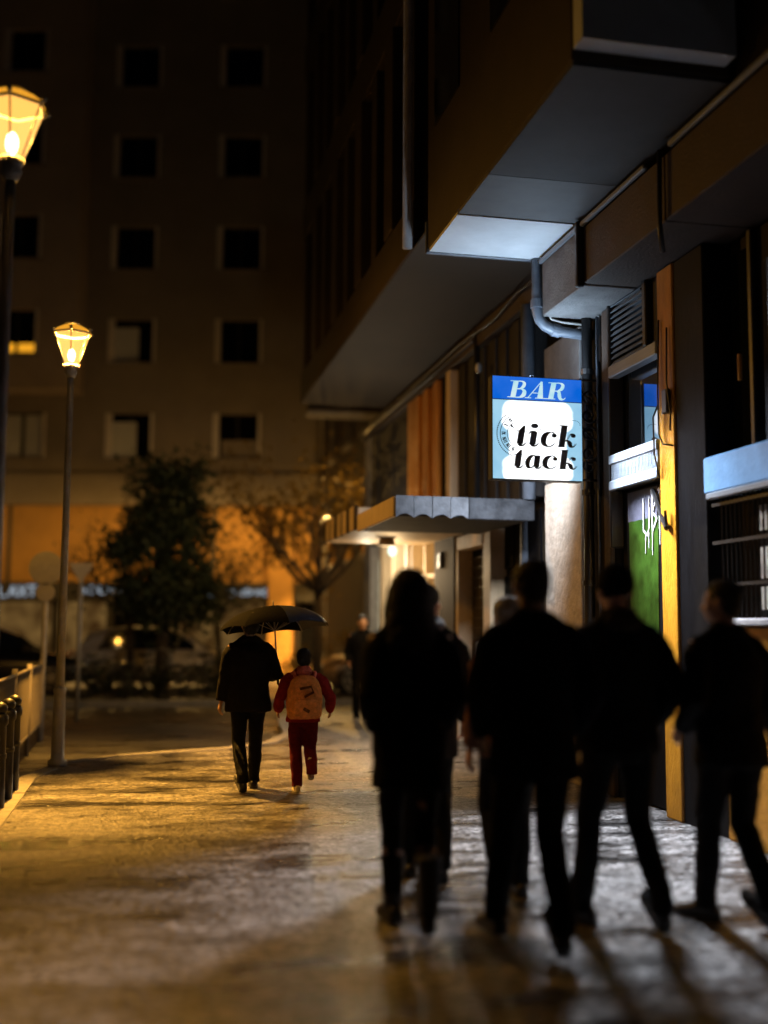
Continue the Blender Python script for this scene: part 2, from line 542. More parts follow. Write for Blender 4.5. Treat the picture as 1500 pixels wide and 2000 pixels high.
# --- bay D: black door under the near canopy
d = part(box(4.3, 4.36, 11.12, 12.98, 0, 2.9), "black_door", M['black_paint'])
for y0, y1 in ((11.2, 11.62), (11.68, 12.1), (12.22, 12.56), (12.6, 12.94)):
    part(cbox(4.26, 4.301, y0, y1, .1, 1.0), "door_panel", M['black_paint'], d)
    part(cbox(4.26, 4.301, y0, y1, 1.1, 2.1), "door_panel", M['black_paint'], d)
    part(cbox(4.26, 4.301, y0, y1, 2.18, 2.8), "door_panel", M['black_paint'], d)
part(cbox(4.2, 4.3, 12.12, 12.2, 0, 2.9), "door_post", M['grey_metal'], d)
# --- bay E: plaster pier behind the sign, dark pier, pipes
part(cbox(4.1, 4.62, 10.12, 11.1, 0, 2.97), "plaster_pier", M['beige'])
part(cbox(4.105, 4.62, 10.12, 11.1, 2.975, 4.42), "plaster_pier", M['dull_grey'])
part(cbox(4.16, 4.62, 9.46, 10.12, 0, 4.42), "pier", M['black_paint'])
part(cbox(4.12, 4.17, 9.47, 9.62, 0, 4.42), "timber_strip", M['plaster_brown'])
part(MB().tube([(4.08, 9.87, 0.02), (4.08, 9.87, 4.9)], .05, 12), "drainpipe", M['black_metal'], smooth=True)
for z in (.6, 1.9, 2.75, 3.9):
    part(MB().tube([(4.08, 9.87, z - .025), (4.08, 9.87, z + .025)], .062, 12), "pipe_clip", M['black_metal'])
part(MB().tube([(4.12, 9.72, 0.4), (4.12, 9.72, 4.4)], .014, 8), "conduit", M['grey_metal'], smooth=True)
pipe = [(3.62, 9.97, 5.0), (3.62, 9.97, 4.62), (3.62, 9.97, 4.5), (3.645, 9.97, 4.41), (3.70, 9.965, 4.35), (3.78, 9.96, 4.315), (3.9, 9.96, 4.30), (4.06, 9.95, 4.285), (4.2, 9.95, 4.28)]
dp = part(MB().tube(pipe, .052, 14), "waste_pipe", M['grey_metal'], smooth=True)
part(MB().tube([(3.62, 9.97, 4.52), (3.62, 9.97, 4.60)], .063, 14), "pipe_collar", M['grey_metal'], dp)
part(MB().tube([(3.77, 9.96, 4.318), (3.84, 9.96, 4.306)], .063, 14), "pipe_collar", M['grey_metal'], dp)
part(MB().tube([(3.71, 9.93, 5.0), (3.71, 9.93, 4.5), (3.75, 9.93, 4.41), (3.85, 9.92, 4.385), (4.06, 9.9, 4.37), (4.14, 9.9, 4.36)], .012, 8), "cable", M['light_metal'], smooth=True)
part(MB().tube([(4.03, 11.4, 2.85), (4.03, 11.4, 4.98)], .075, 14), "downpipe", M['grey_metal'], smooth=True)
part(MB().tube([(4.03, 13.3, 2.85), (4.03, 13.3, 5.2)], .04, 10), "downpipe", M['black_metal'], smooth=True)
# --- upper storey of the shopfront: boards between canopy and beam
y = 11.5
cols = []
k = 0
while y < 14.4:
    wd = (.22, .19, .25, .21)[k % 4]
    part(cbox(4.1 + .03 * (k % 2), 4.3, y, min(y + wd - .012, 14.5), 2.9, 4.98), "board", M['dark_grey_board'])
    y += wd
    k += 1
part(cbox(4.02, 4.3, 14.55, 14.75, 2.96, 4.98), "mullion", M['cream'])
part(cbox(4.08, 4.3, 14.76, 15.2, 2.96, 4.98), "board", M['black_paint'])
y = 15.22
for k, wd in enumerate((.26, .3, .3, .25, .3, .42)):
    part(cbox(4.02 + (.05 if k in (1, 3) else 0), 4.3, y, y + wd - .02, 2.98, 4.98), "wood_slat", M['wood'])
    y += wd
part(cbox(4.05, 4.3, 17.08, 17.2, 2.98, 4.98), "mullion", M['black_paint'])
for k in range(5):
    part(cbox(4.1 + .02 * (k % 2), 4.3, 17.22 + k * .62, 17.22 + k * .62 + .6, 3.11, 4.98), "board", M['dark_grey_board'])
part(cbox(4.02, 4.62, 10.13, 20.9, 4.99, 5.24), "beam", M['plaster_brown'])
part(MB().tube([(3.99, 20.5, 5.16), (3.99, 17, 5.14), (3.99, 14, 5.17), (3.98, 12.4, 5.1), (3.97, 11.6, 5.17), (3.9, 10.6, 5.08), (3.75, 10.15, 4.95), (3.7, 10.0, 4.75)], .016, 6), "cable", M['black_metal'], smooth=True)
part(MB().tube([(4.0, 20.5, 5.08), (4.0, 13.4, 5.08)], .02, 8), "conduit", M['grey_metal'], smooth=True)
part(MB().ell((3.93, 12.9, 4.62), .045, .045, .07), "junction_box", M['light_metal'], smooth=True)
# --- bay F: shuttered window beside the sign
wn_ = part(box(4.26, 4.30, 8.46, 9.42, 3.04, 4.6), "side_window", M['mirror_film'])
for k in range(15):
    z = 3.86 + k * .054
    MB().hexa([(4.115, 8.72, z), (4.13, 8.72, z), (4.13, 9.40, z), (4.115, 9.40, z), (4.15, 8.72, z + .043), (4.165, 8.72, z + .043), (4.165, 9.40, z + .043), (4.15, 9.40, z + .043)]).build("shutter_slat", M['alu'], wn_)
part(cbox(4.1, 4.2, 8.46, 9.43, 3.74, 3.855), "bottom_rail", M['alu'], wn_)
part(cbox(4.1, 4.24, 8.64, 8.71, 3.86, 4.66), "shutter_guide", M['black_metal'], wn_)
part(cbox(4.1, 4.24, 9.41, 9.45, 2.2, 4.66), "shutter_guide", M['black_metal'], wn_)
part(cbox(4.16, 4.3, 8.46, 8.637, 3.87, 4.64), "side_panel", M['dark_grey_board'], wn_)
v = part(cbox(4.12, 4.3, 8.46, 9.44, 2.72, 3.03), "ventilation_band", M['grey_metal'])
part(cbox(4.095, 4.13, 8.46, 9.44, 2.945, 3.035), "rail", M['alu'], v)
part(cbox(4.095, 4.13, 8.46, 9.44, 2.71, 2.80), "rail", M['alu'], v)
for k in range(34):
    y = 8.475 + k * .0285
    part(box(4.108, 4.121, y, y + .014, 2.801, 2.944), "fin", M['alu'], v)
part(cbox(4.0, 4.3, 8.15, 9.6, 4.68, 4.9), "lintel", M['grey_metal'])
# painted shutter below the band, with brushed white marks
pz = part(box(4.22, 4.26, 8.46, 9.42, 0.02, 2.70), "painted_shutter", M['black_paint'])
M['green_paint'] = mat("green_spray_paint", (.018, .045, .006), .6, .6, 5, .1)
M['lilac_paint'] = mat("grey_lilac_paint", (.07, .07, .095), .6, .35, 7, .1)
M['white_paint'] = mat("white_brush_paint", (.34, .34, .36), .6, .3, 12, .1, stretch=(1, 6, .5))
part(box(4.214, 4.2199, 8.72, 9.30, 2.42, 2.68), "paint_patch", M['lilac_paint'], pz)
part(MB().prism([(8.74, .9), (9.26, .9), (9.28, 2.419), (8.70, 2.419)], lambda u, v, d: (d, u, v), 4.2135, 4.2199), "paint_patch", M['green_paint'], pz)
rs = random.Random(3)
def brush(pts, w):
    m = MB()
    for (a, b), (c, e) in zip(pts, pts[1:]):
        dx, dy = c - a, e - b
        l = math.hypot(dx, dy)
        nx, ny = -dy / l * w, dx / l * w
        m.prism([(a - nx, b - ny), (c - nx * .7, e - ny * .7), (c + nx * .7, e + ny * .7), (a + nx, b + ny)], lambda u, v, d: (d, u, v), 4.205 + rs.uniform(0, .003), 4.212)
    return m
ub = MB()
for pts, w_ in (([(8.97, 2.60), (8.97, 2.32)], .012), ([(8.97, 2.32), (8.90, 2.27), (8.86, 2.34), (8.86, 2.6)], .011), ([(8.8, 2.62), (8.8, 2.28)], .012), ([(8.8, 2.6), (8.73, 2.56), (8.79, 2.46)], .009), ([(8.79, 2.46), (8.71, 2.40), (8.8, 2.3)], .009), ([(8.66, 2.66), (8.66, 2.3)], .011), ([(8.7, 2.64), (8.6, 2.64)], .01), ([(8.93, 2.3), (8.935, 2.12)], .006), ([(8.87, 2.3), (8.872, 2.16)], .006), ([(8.80, 2.3), (8.803, 2.1)], .006), ([(8.66, 2.3), (8.662, 2.18)], .006)):
    b_ = brush(pts, w_)
    ub.add(b_.v, b_.f)
part(ub, "brushed_letters", M['white_paint'], pz)
part(MB().tube([(4.19, 8.74, 2.64), (4.08, 8.27, 2.28)], .026, 8), "awning_arm", M['black_metal'])
part(MB().tube([(4.08, 8.27, 2.28), (4.07, 8.28, 2.42)], .012, 8), "awning_arm", M['black_metal'])
# --- bay G: ochre pier
part(cbox(4.1, 4.62, 8.15, 8.42, .0, 4.42, ), "ochre_pier", M['ochre'])
for pts in ([(4.085, 8.36, 4.0), (4.07, 8.37, 3.4), (4.08, 8.38, 3.05), (4.075, 8.3, 2.96), (4.085, 8.16, 2.93)], [(4.085, 8.22, 3.9), (4.07, 8.21, 3.45), (4.08, 8.17, 3.2), (4.075, 8.17, 3.05)], [(4.085, 8.4, 3.3), (4.05, 8.42, 3.2), (4.06, 8.43, 2.9), (4.09, 8.4, 2.7)]):
    part(MB().tube(pts, .008, 6), "cable", M['black_metal'], smooth=True)
part(cbox(4.06, 4.1, 8.20, 8.29, 3.2, 3.4), "junction_box", M['black_metal'])
# --- bay H: flush black pier
part(cbox(4.115, 4.62, 7.675, 8.145, 0, 4.42), "pier", M['black_paint'])
# --- bay I: barred window over an ochre wall
part(cbox(4.1, 4.62, -2, 7.45, 0, 1.5), "ochre_wall", M['ochre_dirty'])
part(cbox(4.05, 4.62, -2, 7.5, 1.503, 1.555), "sill", M['plaster_grey'])
part(cbox(4.12, 4.62, 7.45, 7.67, 0, 1.5), "pier", M['black_paint'])
M['blue_metal'] = mat("pale_blue_painted_metal", (.10, .21, .36), .45, .25, 4, .1)
v = part(cbox(4.08, 4.4, 3.0, 7.66, 2.48, 2.75), "metal_band", M['blue_metal'])
part(cbox(4.05, 4.1, 3.0, 7.58, 2.425, 2.475), "lip", M['alu'], v)
gr = part(box(4.3, 4.34, 3.0, 7.66, 1.56, 2.42), "barred_window", M['black_paint'])
M['pale_pane'] = mat("pale_frosted_pane", (.40, .36, .31), .5, .35, 4, .1)
for y0, y1 in ((7.05, 7.25), (6.72, 6.93), (6.3, 6.6), (5.9, 6.2), (5.4, 5.75)):
    for z0, z1 in ((1.62, 1.78), (1.84, 2.06), (2.18, 2.36)):
        part(box(4.285, 4.299, y0, y1, z0, z1), "pane", M['pale_pane'], gr)
bar = MB().tube([(0, 0, 1.56), (0, 0, 2.44)], .009, 6).mesh("grille_bar", M['black_metal'])
for k in range(36):
    inst("grille_bar", bar, gr, V((4.12, 5.3 + k * .062, 0)) - wloc(gr))
for z in (1.80, 2.11, 2.39):
    part(box(4.11, 4.13, 3.0, 7.6, z - .012, z + .012), "grille_rail", M['black_metal'], gr)
up_ = part(box(4.33, 4.36, 3.0, 7.62, 2.752, 4.4), "upper_window", M['black_paint'])
for y0, y1 in ((7.28, 7.6), (5.6, 6.2), (4.6, 5.5)):
    part(box(4.315, 4.329, y0, y1, 2.82, 4.3), "pane", M['glass'], up_)
# a casement standing ajar
aj = bpy.data.objects.new("casement", box(0, .03, 0, .5, 0, 1.3).mesh("casement", M['mirror_film']))
COL.objects.link(aj)
aj.parent = up_
aj.location = V((4.2, 6.62, 2.8)) - wloc(up_)
aj.rotation_euler.z = R(-9.3)
for y in (7.27, 6.58, 6.22, 5.55):
    part(cbox(4.27, 4.34, y - .03, y + .03, 2.753, 4.4), "mullion", M['black_metal'], up_)
M['notice'] = mat("cream_notice_board", (.5, .38, .24), .6, .2, 6, .1)
nb = part(cbox(4.2, 4.24, 6.35, 6.82, 3.28, 3.72), "notice_board", M['notice'])
for z in (3.36, 3.56):
    part(box(4.19, 4.199, 6.42, 6.76, z, z + .05), "printed_line", M['black_paint'], nb)
br = part(MB().tube([(4.14, 7.2, 3.25), (4.14, 7.2, 3.44)], .016, 8), "brass_bolt", M['ochre'])
# --- fascia over the near shops
part(cbox(3.65, 4.3, 8.88, 9.9, 4.42, 4.98), "fascia_box", M['dull_grey'])
part(cbox(3.65, 4.62, 7.33, 8.87, 4.43, 4.93), "fascia", M['plaster_brown'])
part(cbox(3.65, 4.62, -2, 7.32, 4.43, 4.93), "fascia", M['plaster_brown'])
part(cbox(3.61, 3.65, 7.6, 9.9, 4.93, 4.975), "fascia_trim", M['alu'])
part(cbox(3.61, 3.65, 5.4, 7.2, 4.93, 4.975), "fascia_trim", M['alu'])
part(cbox(3.58, 3.65, 8.86, 8.91, 4.40, 4.98), "fascia_joint", M['black_metal'])
part(MB().tube([(3.6, 7.3, 4.95), (3.6, 7.32, 4.4), (3.63, 7.34, 4.2)], .02, 8), "cable", M['black_metal'], smooth=True)
# --- upper floors
part(box(3.66, 9, -2, 6.34, 4.99, 24), "upper_wall", M['plaster_dark'])
orl = part(cbox(2.55, 4.6, 6.35, 10.0, 5.03, 24), "oriel", M['plaster_dark'])
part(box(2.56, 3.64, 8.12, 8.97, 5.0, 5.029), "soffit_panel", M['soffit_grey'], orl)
M['soffit_dimmed'] = mat("dimmed_grey_soffit", (.026, .027, .029), .7, .5, 1.1, .2)  # darker copy of the grey soffit: the sign's light falloff put into the colour
part(box(2.56, 3.64, 6.36, 8.11, 5.0, 5.029), "soffit_panel", M['soffit_dimmed'], orl)
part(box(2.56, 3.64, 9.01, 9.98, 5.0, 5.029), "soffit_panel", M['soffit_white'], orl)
part(cbox(2.53, 3.66, 9.985, 10.03, 4.985, 5.3), "soffit_trim", M['grey_metal'], orl)
part(box(2.56, 3.6, 6.2, 6.349, 5.1, 8.2), "end_panel", M['soffit_white'], orl)  # pale colour stands in for street light falling on this end face
for z in (6.1, 9.0, 11.9):
    for y in (8.9, 7.2):
        wi = part(box(2.535, 2.549, y, y + .8, z, z + 1.5), "window", M['glass'], orl)
part(MB().tube([(2.47, 10.5, 5.2), (2.47, 10.5, 24)], .05, 10), "downpipe", M['plaster_grey'], smooth=True)
part(box(2.8, 9, 10.01, 18.7, 5.27, 24), "upper_wall", M['plaster_dark'])
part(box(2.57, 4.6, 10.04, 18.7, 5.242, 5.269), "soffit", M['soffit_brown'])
part(cbox(2.55, 2.8, 10.62, 18.7, 5.25, 5.75), "spandrel", M['plaster_dark'])
ys = [10.62, 11.5, 12.5, 13.3, 14.4, 15.1, 16.3, 17.0, 18.3]
for f in range(6):
    z0 = 5.75 + f * 2.9
    part(cbox(2.55, 2.8, 10.62, 18.7, z0 + 2.3, z0 + 2.9), "spandrel", M['plaster_dark'])
    for i, y in enumerate(ys):
        part(cbox(2.53 if i % 2 else 2.56, 2.8, y, y + (.42 if i % 2 else .28), z0, z0 + 2.3), "pilaster", M['plaster_brown' if i % 2 else 'plaster_dark'])
    for i in range(0, len(ys) - 1):
        y0, y1 = ys[i] + (.42 if i % 2 else .28), ys[i + 1]
        if f > 2: continue
        wi = part(box(2.76, 2.799, y0 + .02, y1 - .02, z0 + .3, z0 + 2.28), "window", M['glass_far'])
        part(box(2.72, 2.759, y0 + .02, y1 - .02, z0 + 1.5, z0 + 2.28), "rolled_blind", M['plaster_brown'], wi)
        part(cbox(2.7, 2.799, y0 + .01, y1 - .01, z0 + .2, z0 + .3), "sill", M['plaster_grey'], wi)
# --- canopies
cn = part(cbox(2.58, 4.1, 11.42, 13.42, 2.64, 2.83, ), "near_canopy", M['concrete'])
part(cbox(3.36, 4.09, 11.38, 11.418, 2.62, 2.85), "edge_panel", M['concrete'], cn)
for k in range(4):
    x0 = 2.565 + k * .1985
    P = [(x0, 2.85), (x0, 2.62)]
    for q in range(1, 8):
        t = q / 8
        P.append((x0 + .192 * t, 2.62 + .042 * sin(pi * t)))
    P += [(x0 + .192, 2.62), (x0 + .192, 2.85)]
    MB().prism(P, lambda u, v, d: (u, d, v), 11.375 + .006 * (k % 2), 11.418).build("edge_panel", M['lead'], cn)
part(cbox(2.545, 2.579, 11.42, 13.44, 2.63, 2.845), "edge_panel", M['cream'], cn)
cn2 = part(cbox(2.6, 4.1, 13.65, 16.15, 2.70, 2.96), "far_canopy", M['cream'])
for k in range(16):
    part(cbox(2.57 - .012 * (k % 2), 2.599, 13.66 + k * .156, 13.66 + k * .156 + .145, 2.68, 2.99), "valance_strip", M['cream'] if k % 3 else M['plaster_brown'], cn2)
cl = part(MB().tube([(3.3, 15.2, 2.60), (3.3, 15.2, 2.699)], [.13, .1], 14), "canopy_lamp", M['cream'])
lamp("bar_light", 'POINT', (3.6, 16.3, 2.25), 48, (1, .68, .34), .12, B)

# ------------------------------------------------------------------ bar sign
SX0, SX1, SZ0, SZ1, SY = 3.085, 3.945, 2.83, 3.775, 9.75
S = thing("bar_sign", (3.95, 9.75, 3.3), "lit blue and white bar sign projecting from the wall on an iron bracket", "sign")
part(cbox(SX0 - .008, SX1 + .008, 9.69, 9.81, SZ0 - .008, SZ1 + .008, .006), "housing", M['black_metal'], S)
def sign_face_mat():
    m, t, N, L, b = nt("backlit_sign_face")
    N.remove(b)
    tc = N.new("ShaderNodeTexCoord")
    sp = N.new("ShaderNodeSeparateXYZ")
    L.new(tc.outputs["Generated"], sp.inputs[0])
    nz = N.new("ShaderNodeTexNoise")
    nz.inputs["Scale"].default_value = 7
    nz.inputs["Detail"].default_value = 3
    L.new(tc.outputs["Object"], nz.inputs["Vector"])
    def M_(op, a, b_=None, c_=None):
        n = N.new("ShaderNodeMath")
        n.operation = op
        for i, x in enumerate((a, b_, c_)):
            if x is None: continue
            if isinstance(x, (int, float)): n.inputs[i].default_value = x
            else: L.new(x, n.inputs[i])
        return n.outputs[0]
    def lobe(cx, cz, hx, hz, r):   # signed distance to a rounded box (panel fractions)
        dx = M_('MAXIMUM', M_('SUBTRACT', M_('ABSOLUTE', M_('SUBTRACT', sp.outputs[0], cx)), hx - r), 0.)
        dz = M_('MAXIMUM', M_('SUBTRACT', M_('ABSOLUTE', M_('SUBTRACT', sp.outputs[2], cz)), hz - r), 0.)
        return M_('SUBTRACT', M_('SQRT', M_('ADD', M_('MULTIPLY', dx, dx), M_('MULTIPLY', dz, dz))), r)
    dA = lobe(.495, .80, .385, .185, .12)
    dB = lobe(.50, .13, .385, .15, .10)
    dC = lobe(.50, .47, .31, .5, .08)
    dd = M_('MINIMUM', M_('MINIMUM', dA, dB), dC)
    dd = M_('ADD', dd, M_('MULTIPLY', M_('SUBTRACT', nz.outputs["Fac"], .5), .05))
    mr = N.new("ShaderNodeMapRange")
    mr.interpolation_type = 'SMOOTHSTEP'
    mr.inputs["From Min"].default_value = -.012
    mr.inputs["From Max"].default_value = .03
    L.new(dd, mr.inputs[0])
    mx = N.new("ShaderNodeMix")
    mx.data_type = 'RGBA'
    mx.inputs[6].default_value = (1.7, 1.75, 1.8, 1)
    n2 = N.new("ShaderNodeValToRGB")
    n2.color_ramp.elements[0].color = (.24, .52, .76, 1)
    n2.color_ramp.elements[1].color = (.42, .72, .90, 1)
    L.new(nz.outputs["Fac"], n2.inputs[0])
    L.new(n2.outputs[0], mx.inputs[7])
    L.new(mr.outputs[0], mx.inputs[0])
    e = N.new("ShaderNodeEmission")
    L.new(mx.outputs[2], e.inputs[0])
    L.new(e.outputs[0], N["Material Output"].inputs[0])
    return m
M['sign_face'] = sign_face_mat()
M['sign_blue'] = emit("backlit_blue_header", (.003, .13, .70), .95, (.03, .17, .78), 4.)
M['sign_pale'] = emit("backlit_pale_blue_letter", (.42, .78, .90), .95, (.72, .90, .92), 12.)
M['sign_ink'] = mat("dark_ink_letter", (.014, .014, .022), .6, .2, 20, 0)
M['sign_shade'] = mat("grey_letter_edge", (.16, .18, .21), .6, .2, 20, 0)
M['sign_line'] = mat("dark_blue_line", (.01, .03, .09), .5, .1, 20, 0)
HZ = SZ1 - .215
for sgn in (-1, 1):       # the same print on both faces
    yo = SY + sgn * .0601
    part(box(SX0, SX1, min(yo, yo + sgn * .004), max(yo, yo + sgn * .004), SZ0, HZ), "face", M['sign_face'], S)
    part(box(SX0, SX1, min(yo, yo + sgn * .004), max(yo, yo + sgn * .004), HZ + .0005, SZ1), "header", M['sign_blue'], S)
    part(box(SX0, SX1, min(yo + sgn * .004, yo + sgn * .006), max(yo + sgn * .004, yo + sgn * .006), HZ - .003, HZ + .004), "dividing_line", M['sign_line'], S)

class Print:
    """flat print on a sign face; every stroke a hair proud of the one before"""
    def __init__(s, sgn, base):
        s.m, s.sgn, s.d, s.base = MB(), sgn, 0., base
    def P(s, u, v, d):
        x = SX0 + u if s.sgn < 0 else SX1 - u
        return (x, SY + s.sgn * (.0601 + s.base + d), SZ0 + v)
    def poly(s, pts):
        s.d += .00006
        vs = [s.P(u, v, s.d) for u, v in pts]
        f = tuple(range(len(vs)))
        s.m.add(vs, [f if s.sgn < 0 else f[::-1]])
    def stroke(s, pts, ws, sub=6):
        pts = [V(p) for p in pts]
        n = len(pts)
        if not isinstance(ws, (list, tuple)): ws = [ws] * n
        P, Wd = [], []
        for i in range(n - 1):
            p0, p1, p2, p3 = pts[max(i - 1, 0)], pts[i], pts[i + 1], pts[min(i + 2, n - 1)]
            for k in range(sub):
                t = k / sub
                P.append(.5 * ((2 * p1) + (p2 - p0) * t + (2 * p0 - 5 * p1 + 4 * p2 - p3) * t * t + (3 * p1 - p0 - 3 * p2 + p3) * t ** 3))
                Wd.append(ws[i] * (1 - t) + ws[i + 1] * t)
        P.append(pts[-1])
        Wd.append(ws[-1])
        s.d += .00006
        vs, fs = [], []
        for i, p in enumerate(P):
            t = (P[min(i + 1, len(P) - 1)] - P[max(i - 1, 0)])
            t = t.normalized() if t.length else V((1, 0))
            nn = V((-t.y, t.x)) * Wd[i] / 2
            for q in (p + nn, p - nn):
                vs.append(s.P(q.x, q.y, s.d))
        for i in range(len(P) - 1):
            fs.append((2 * i, 2 * i + 1, 2 * i + 3, 2 * i + 2))
        s.m.add(vs, fs)
    def line(s, a, b, w): s.stroke([a, b], w, 1)
    def ball(s, c, r, ry=None):
        s.poly([(c[0] + r * cos(2 * pi * k / 16), c[1] + (ry or r) * sin(2 * pi * k / 16)) for k in range(16)])

def glyphs(pr, word, x, y, h, sl=.2, ox=0., xs=1.25):
    """slanted high-contrast letters; h = x-height or cap height"""
    def T(u, v): return (x + ox + h * (u * xs + sl * v), y + h * v)
    w = h
    def st(pts, ws): pr.stroke([T(*p) for p in pts], [q * w for q in ws] if isinstance(ws, (list, tuple)) else ws * w)
    def stem(u, v0, v1, t): pr.poly([T(u, v0), T(u + t, v0), T(u + t, v1), T(u, v1)])
    def ser(u0, u1, v, t=.035): pr.poly([T(u0, v), T(u1, v), T(u1, v + t), T(u0, v + t)])
    adv = 0
    for ch in word:
        if ch == 't':
            pr.poly([T(.16, .12), T(.46, .12), T(.46, 1.0), T(.44, 1.36), T(.40, 1.36), T(.16, 1.0)])
            st([(.31, .14), (.37, .03), (.5, .02), (.62, .16), (.68, .30)], [.3, .17, .07, .04, .03])
            ser(.0, .66, .96, .045); adv = .72
        elif ch == 'i':
            stem(.16, .10, .94, .3); st([(.0, .74), (.08, .92), (.2, .98), (.40, .94)], [.03, .05, .1, .1])
            st([(.31, .14), (.37, .03), (.5, .02), (.62, .16), (.68, .30)], [.3, .16, .07, .04, .03])
            pr.ball(T(.28, 1.36), .22 * h, .16 * h); adv = .74
        elif ch == 'c':
            st([(.78, .78), (.66, .95), (.47, .98), (.24, .80), (.16, .5), (.22, .20), (.44, .02), (.66, .05), (.86, .26)], [.05, .05, .07, .27, .34, .27, .08, .05, .03])
            pr.ball(T(.74, .76), .14 * h); adv = .96
        elif ch == 'k':
            stem(.14, .0, 1.48, .3); ser(.0, .46, 1.44, .05); ser(.06, .52, 0., .04)
            st([(.44, .40), (.56, .52), (.66, .80), (.78, .93), (.90, .88)], [.035, .035, .035, .05, .06])
            pr.ball(T(.88, .80), .13 * h)
            st([(.46, .46), (.6, .44), (.72, .30), (.80, .12), (.92, .03), (1.04, .14), (1.10, .28)], [.04, .12, .26, .22, .07, .04, .03]); adv = 1.06
        elif ch == 'a':
            st([(.60, .86), (.46, .98), (.27, .82), (.16, .46), (.22, .12), (.36, .02), (.52, .14), (.62, .36)], [.04, .06, .22, .31, .22, .07, .04, .03])
            stem(.56, .10, .98, .28)
            st([(.70, .12), (.76, .03), (.88, .02), (.98, .16), (1.04, .28)], [.28, .15, .06, .04, .03]); adv = 1.02
        elif ch == 'B':
            stem(.10, 0, 1, .24); ser(-.04, .44, 0, .045); ser(-.04, .44, .955, .045)
            st([(.30, .975), (.50, .97), (.62, .86), (.60, .66), (.46, .53), (.30, .525)], [.05, .07, .20, .19, .07, .04])
            st([(.30, .53), (.54, .52), (.70, .38), (.68, .16), (.52, .03), (.30, .025)], [.04, .07, .24, .24, .07, .05]); adv = .86
        elif ch == 'A':
            pr.poly([T(.50, 1.02), T(.60, 1.02), T(.78, 0), T(.50, 0)])
            pr.line(T(.54, 1.0), T(.06, .02), .05 * h); ser(-.08, .22, 0, .045); ser(.40, .88, 0, .045); ser(.24, .54, .30, .045); adv = .92
        elif ch == 'R':
            stem(.10, 0, 1, .24); ser(-.04, .44, 0, .045); ser(-.04, .44, .955, .045)
            st([(.30, .975), (.52, .97), (.66, .86), (.64, .64), (.48, .51), (.30, .505)], [.05, .07, .21, .20, .07, .04])
            st([(.42, .50), (.55, .42), (.60, .22), (.68, .05), (.82, .02), (.90, .12)], [.08, .20, .23, .18, .06, .04]); adv = .9
        x += adv * h * xs

for sgn in (-1, 1):
    p = Print(sgn, .0045)
    glyphs(p, "BAR", .146, .752, .158, .22, 0, 1.3)
    # the three capitals spread over the header
    p.m.build("bar_lettering", M['sign_pale'], S)
    for dx, key, base in ((-.010, 'sign_shade', .0042), (0., 'sign_ink', .0075)):
        p = Print(sgn, base)
        glyphs(p, "tick", .205, .308, .138, .17, dx, 1.22)
        glyphs(p, "tack", .182, .103, .122, .14, dx, 1.34)
        p.m.build("word_lettering", M[key], S)
    p = Print(sgn, .012)
    cx, cz = .250, .412
    for k in range(27):          # minute dots
        a = R(128 + k * 4.7)
        p.ball((cx + .214 * cos(a), cz + .214 * sin(a)), .0062)
    for r_, a0, a1, w_ in ((.183, 122, 250, .0065), (.116, 105, 232, .0055)):
        p.stroke([(cx + r_ * cos(R(a0 + (a1 - a0) * k / 14)), cz + r_ * sin(R(a0 + (a1 - a0) * k / 14))) for k in range(15)], w_, 2)
    for a, bars in ((125, 'XI'), (148, 'X'), (178, 'IX'), (203, 'VIII'), (226, 'VII'), (246, 'VI')):
        er = V((cos(R(a)), sin(R(a))))
        et = V((-er.y, er.x))
        n = len(bars)
        for j, c in enumerate(bars):
            o = et * ((j - (n - 1) / 2) * .0135)
            c0 = V((cx, cz)) + er * .132 + o
            c1 = V((cx, cz)) + er * .170 + o
            if c == 'I': p.line(c0, c1, .0075)
            elif c == 'X':
                p.line(c0 - et * .007, c1 + et * .007, .009); p.line(c0 + et * .007, c1 - et * .007, .0045)
            else:
                p.line(c0, c1 - et * .007, .0045); p.line(c0, c1 + et * .007, .009)
    p.line((.155, .500), (.196, .466), .006)
    p.poly([(.165, .478), (.176, .502), (.200, .463)])
    p.poly([(.285, .530), (.300, .517), (.292, .512)])
    p.line((.262, .535), (.292, .520), .003)
    p.line((.423, .470), (.436, .430), .003)
    p.poly([(.448, .470), (.460, .462), (.446, .458)])
    p.stroke([(.755, .562), (.80, .558), (.832, .54), (.84, .51)], .0035)
    p.m.build("clock_face", M['sign_ink'], S)
# scrolled iron bracket between sign and wall
br = MB()
br.tube([(3.95, 9.75, SZ1 + .02), (4.17, 9.75, SZ1 + .02)], .014, 8)
br.tube([(3.95, 9.75, SZ0 + .02), (4.17, 9.75, SZ0 + .02)], .012, 8)
br.tube([(4.145, 9.75, SZ0 - .12), (4.145, 9.75, SZ1 + .2)], .014, 8)
br.build("bracket_bar", M['black_metal'], S, True)
def spiral(cx, cz, r0, turns, a0, sg=1, n=26):
    return [(cx + r0 * (1 - .72 * k / n) * cos(a0 + sg * turns * 2 * pi * k / n), 9.75, cz + r0 * (1 - .72 * k / n) * sin(a0 + sg * turns * 2 * pi * k / n)) for k in range(n + 1)]
for cz, sg, a0 in ((3.62, 1, -.5), (3.46, -1, .6), (3.28, 1, -.6), (3.10, -1, .8), (2.98, 1, -.4)):
    MB().tube(spiral(4.045, cz, .085, 1.35, a0, sg), .0115, 7).build("bracket_scroll", M['black_metal'], S, True)
for a, b in (((3.96, 9.75, 3.70), (4.14, 9.75, 3.54)), ((3.96, 9.75, 3.36), (4.14, 9.75, 3.2))):
    MB().tube([a, ((a[0] + b[0]) / 2 + .02, 9.75, (a[2] + b[2]) / 2 - .03), b], .01, 7).build("bracket_scroll", M['black_metal'], S, True)
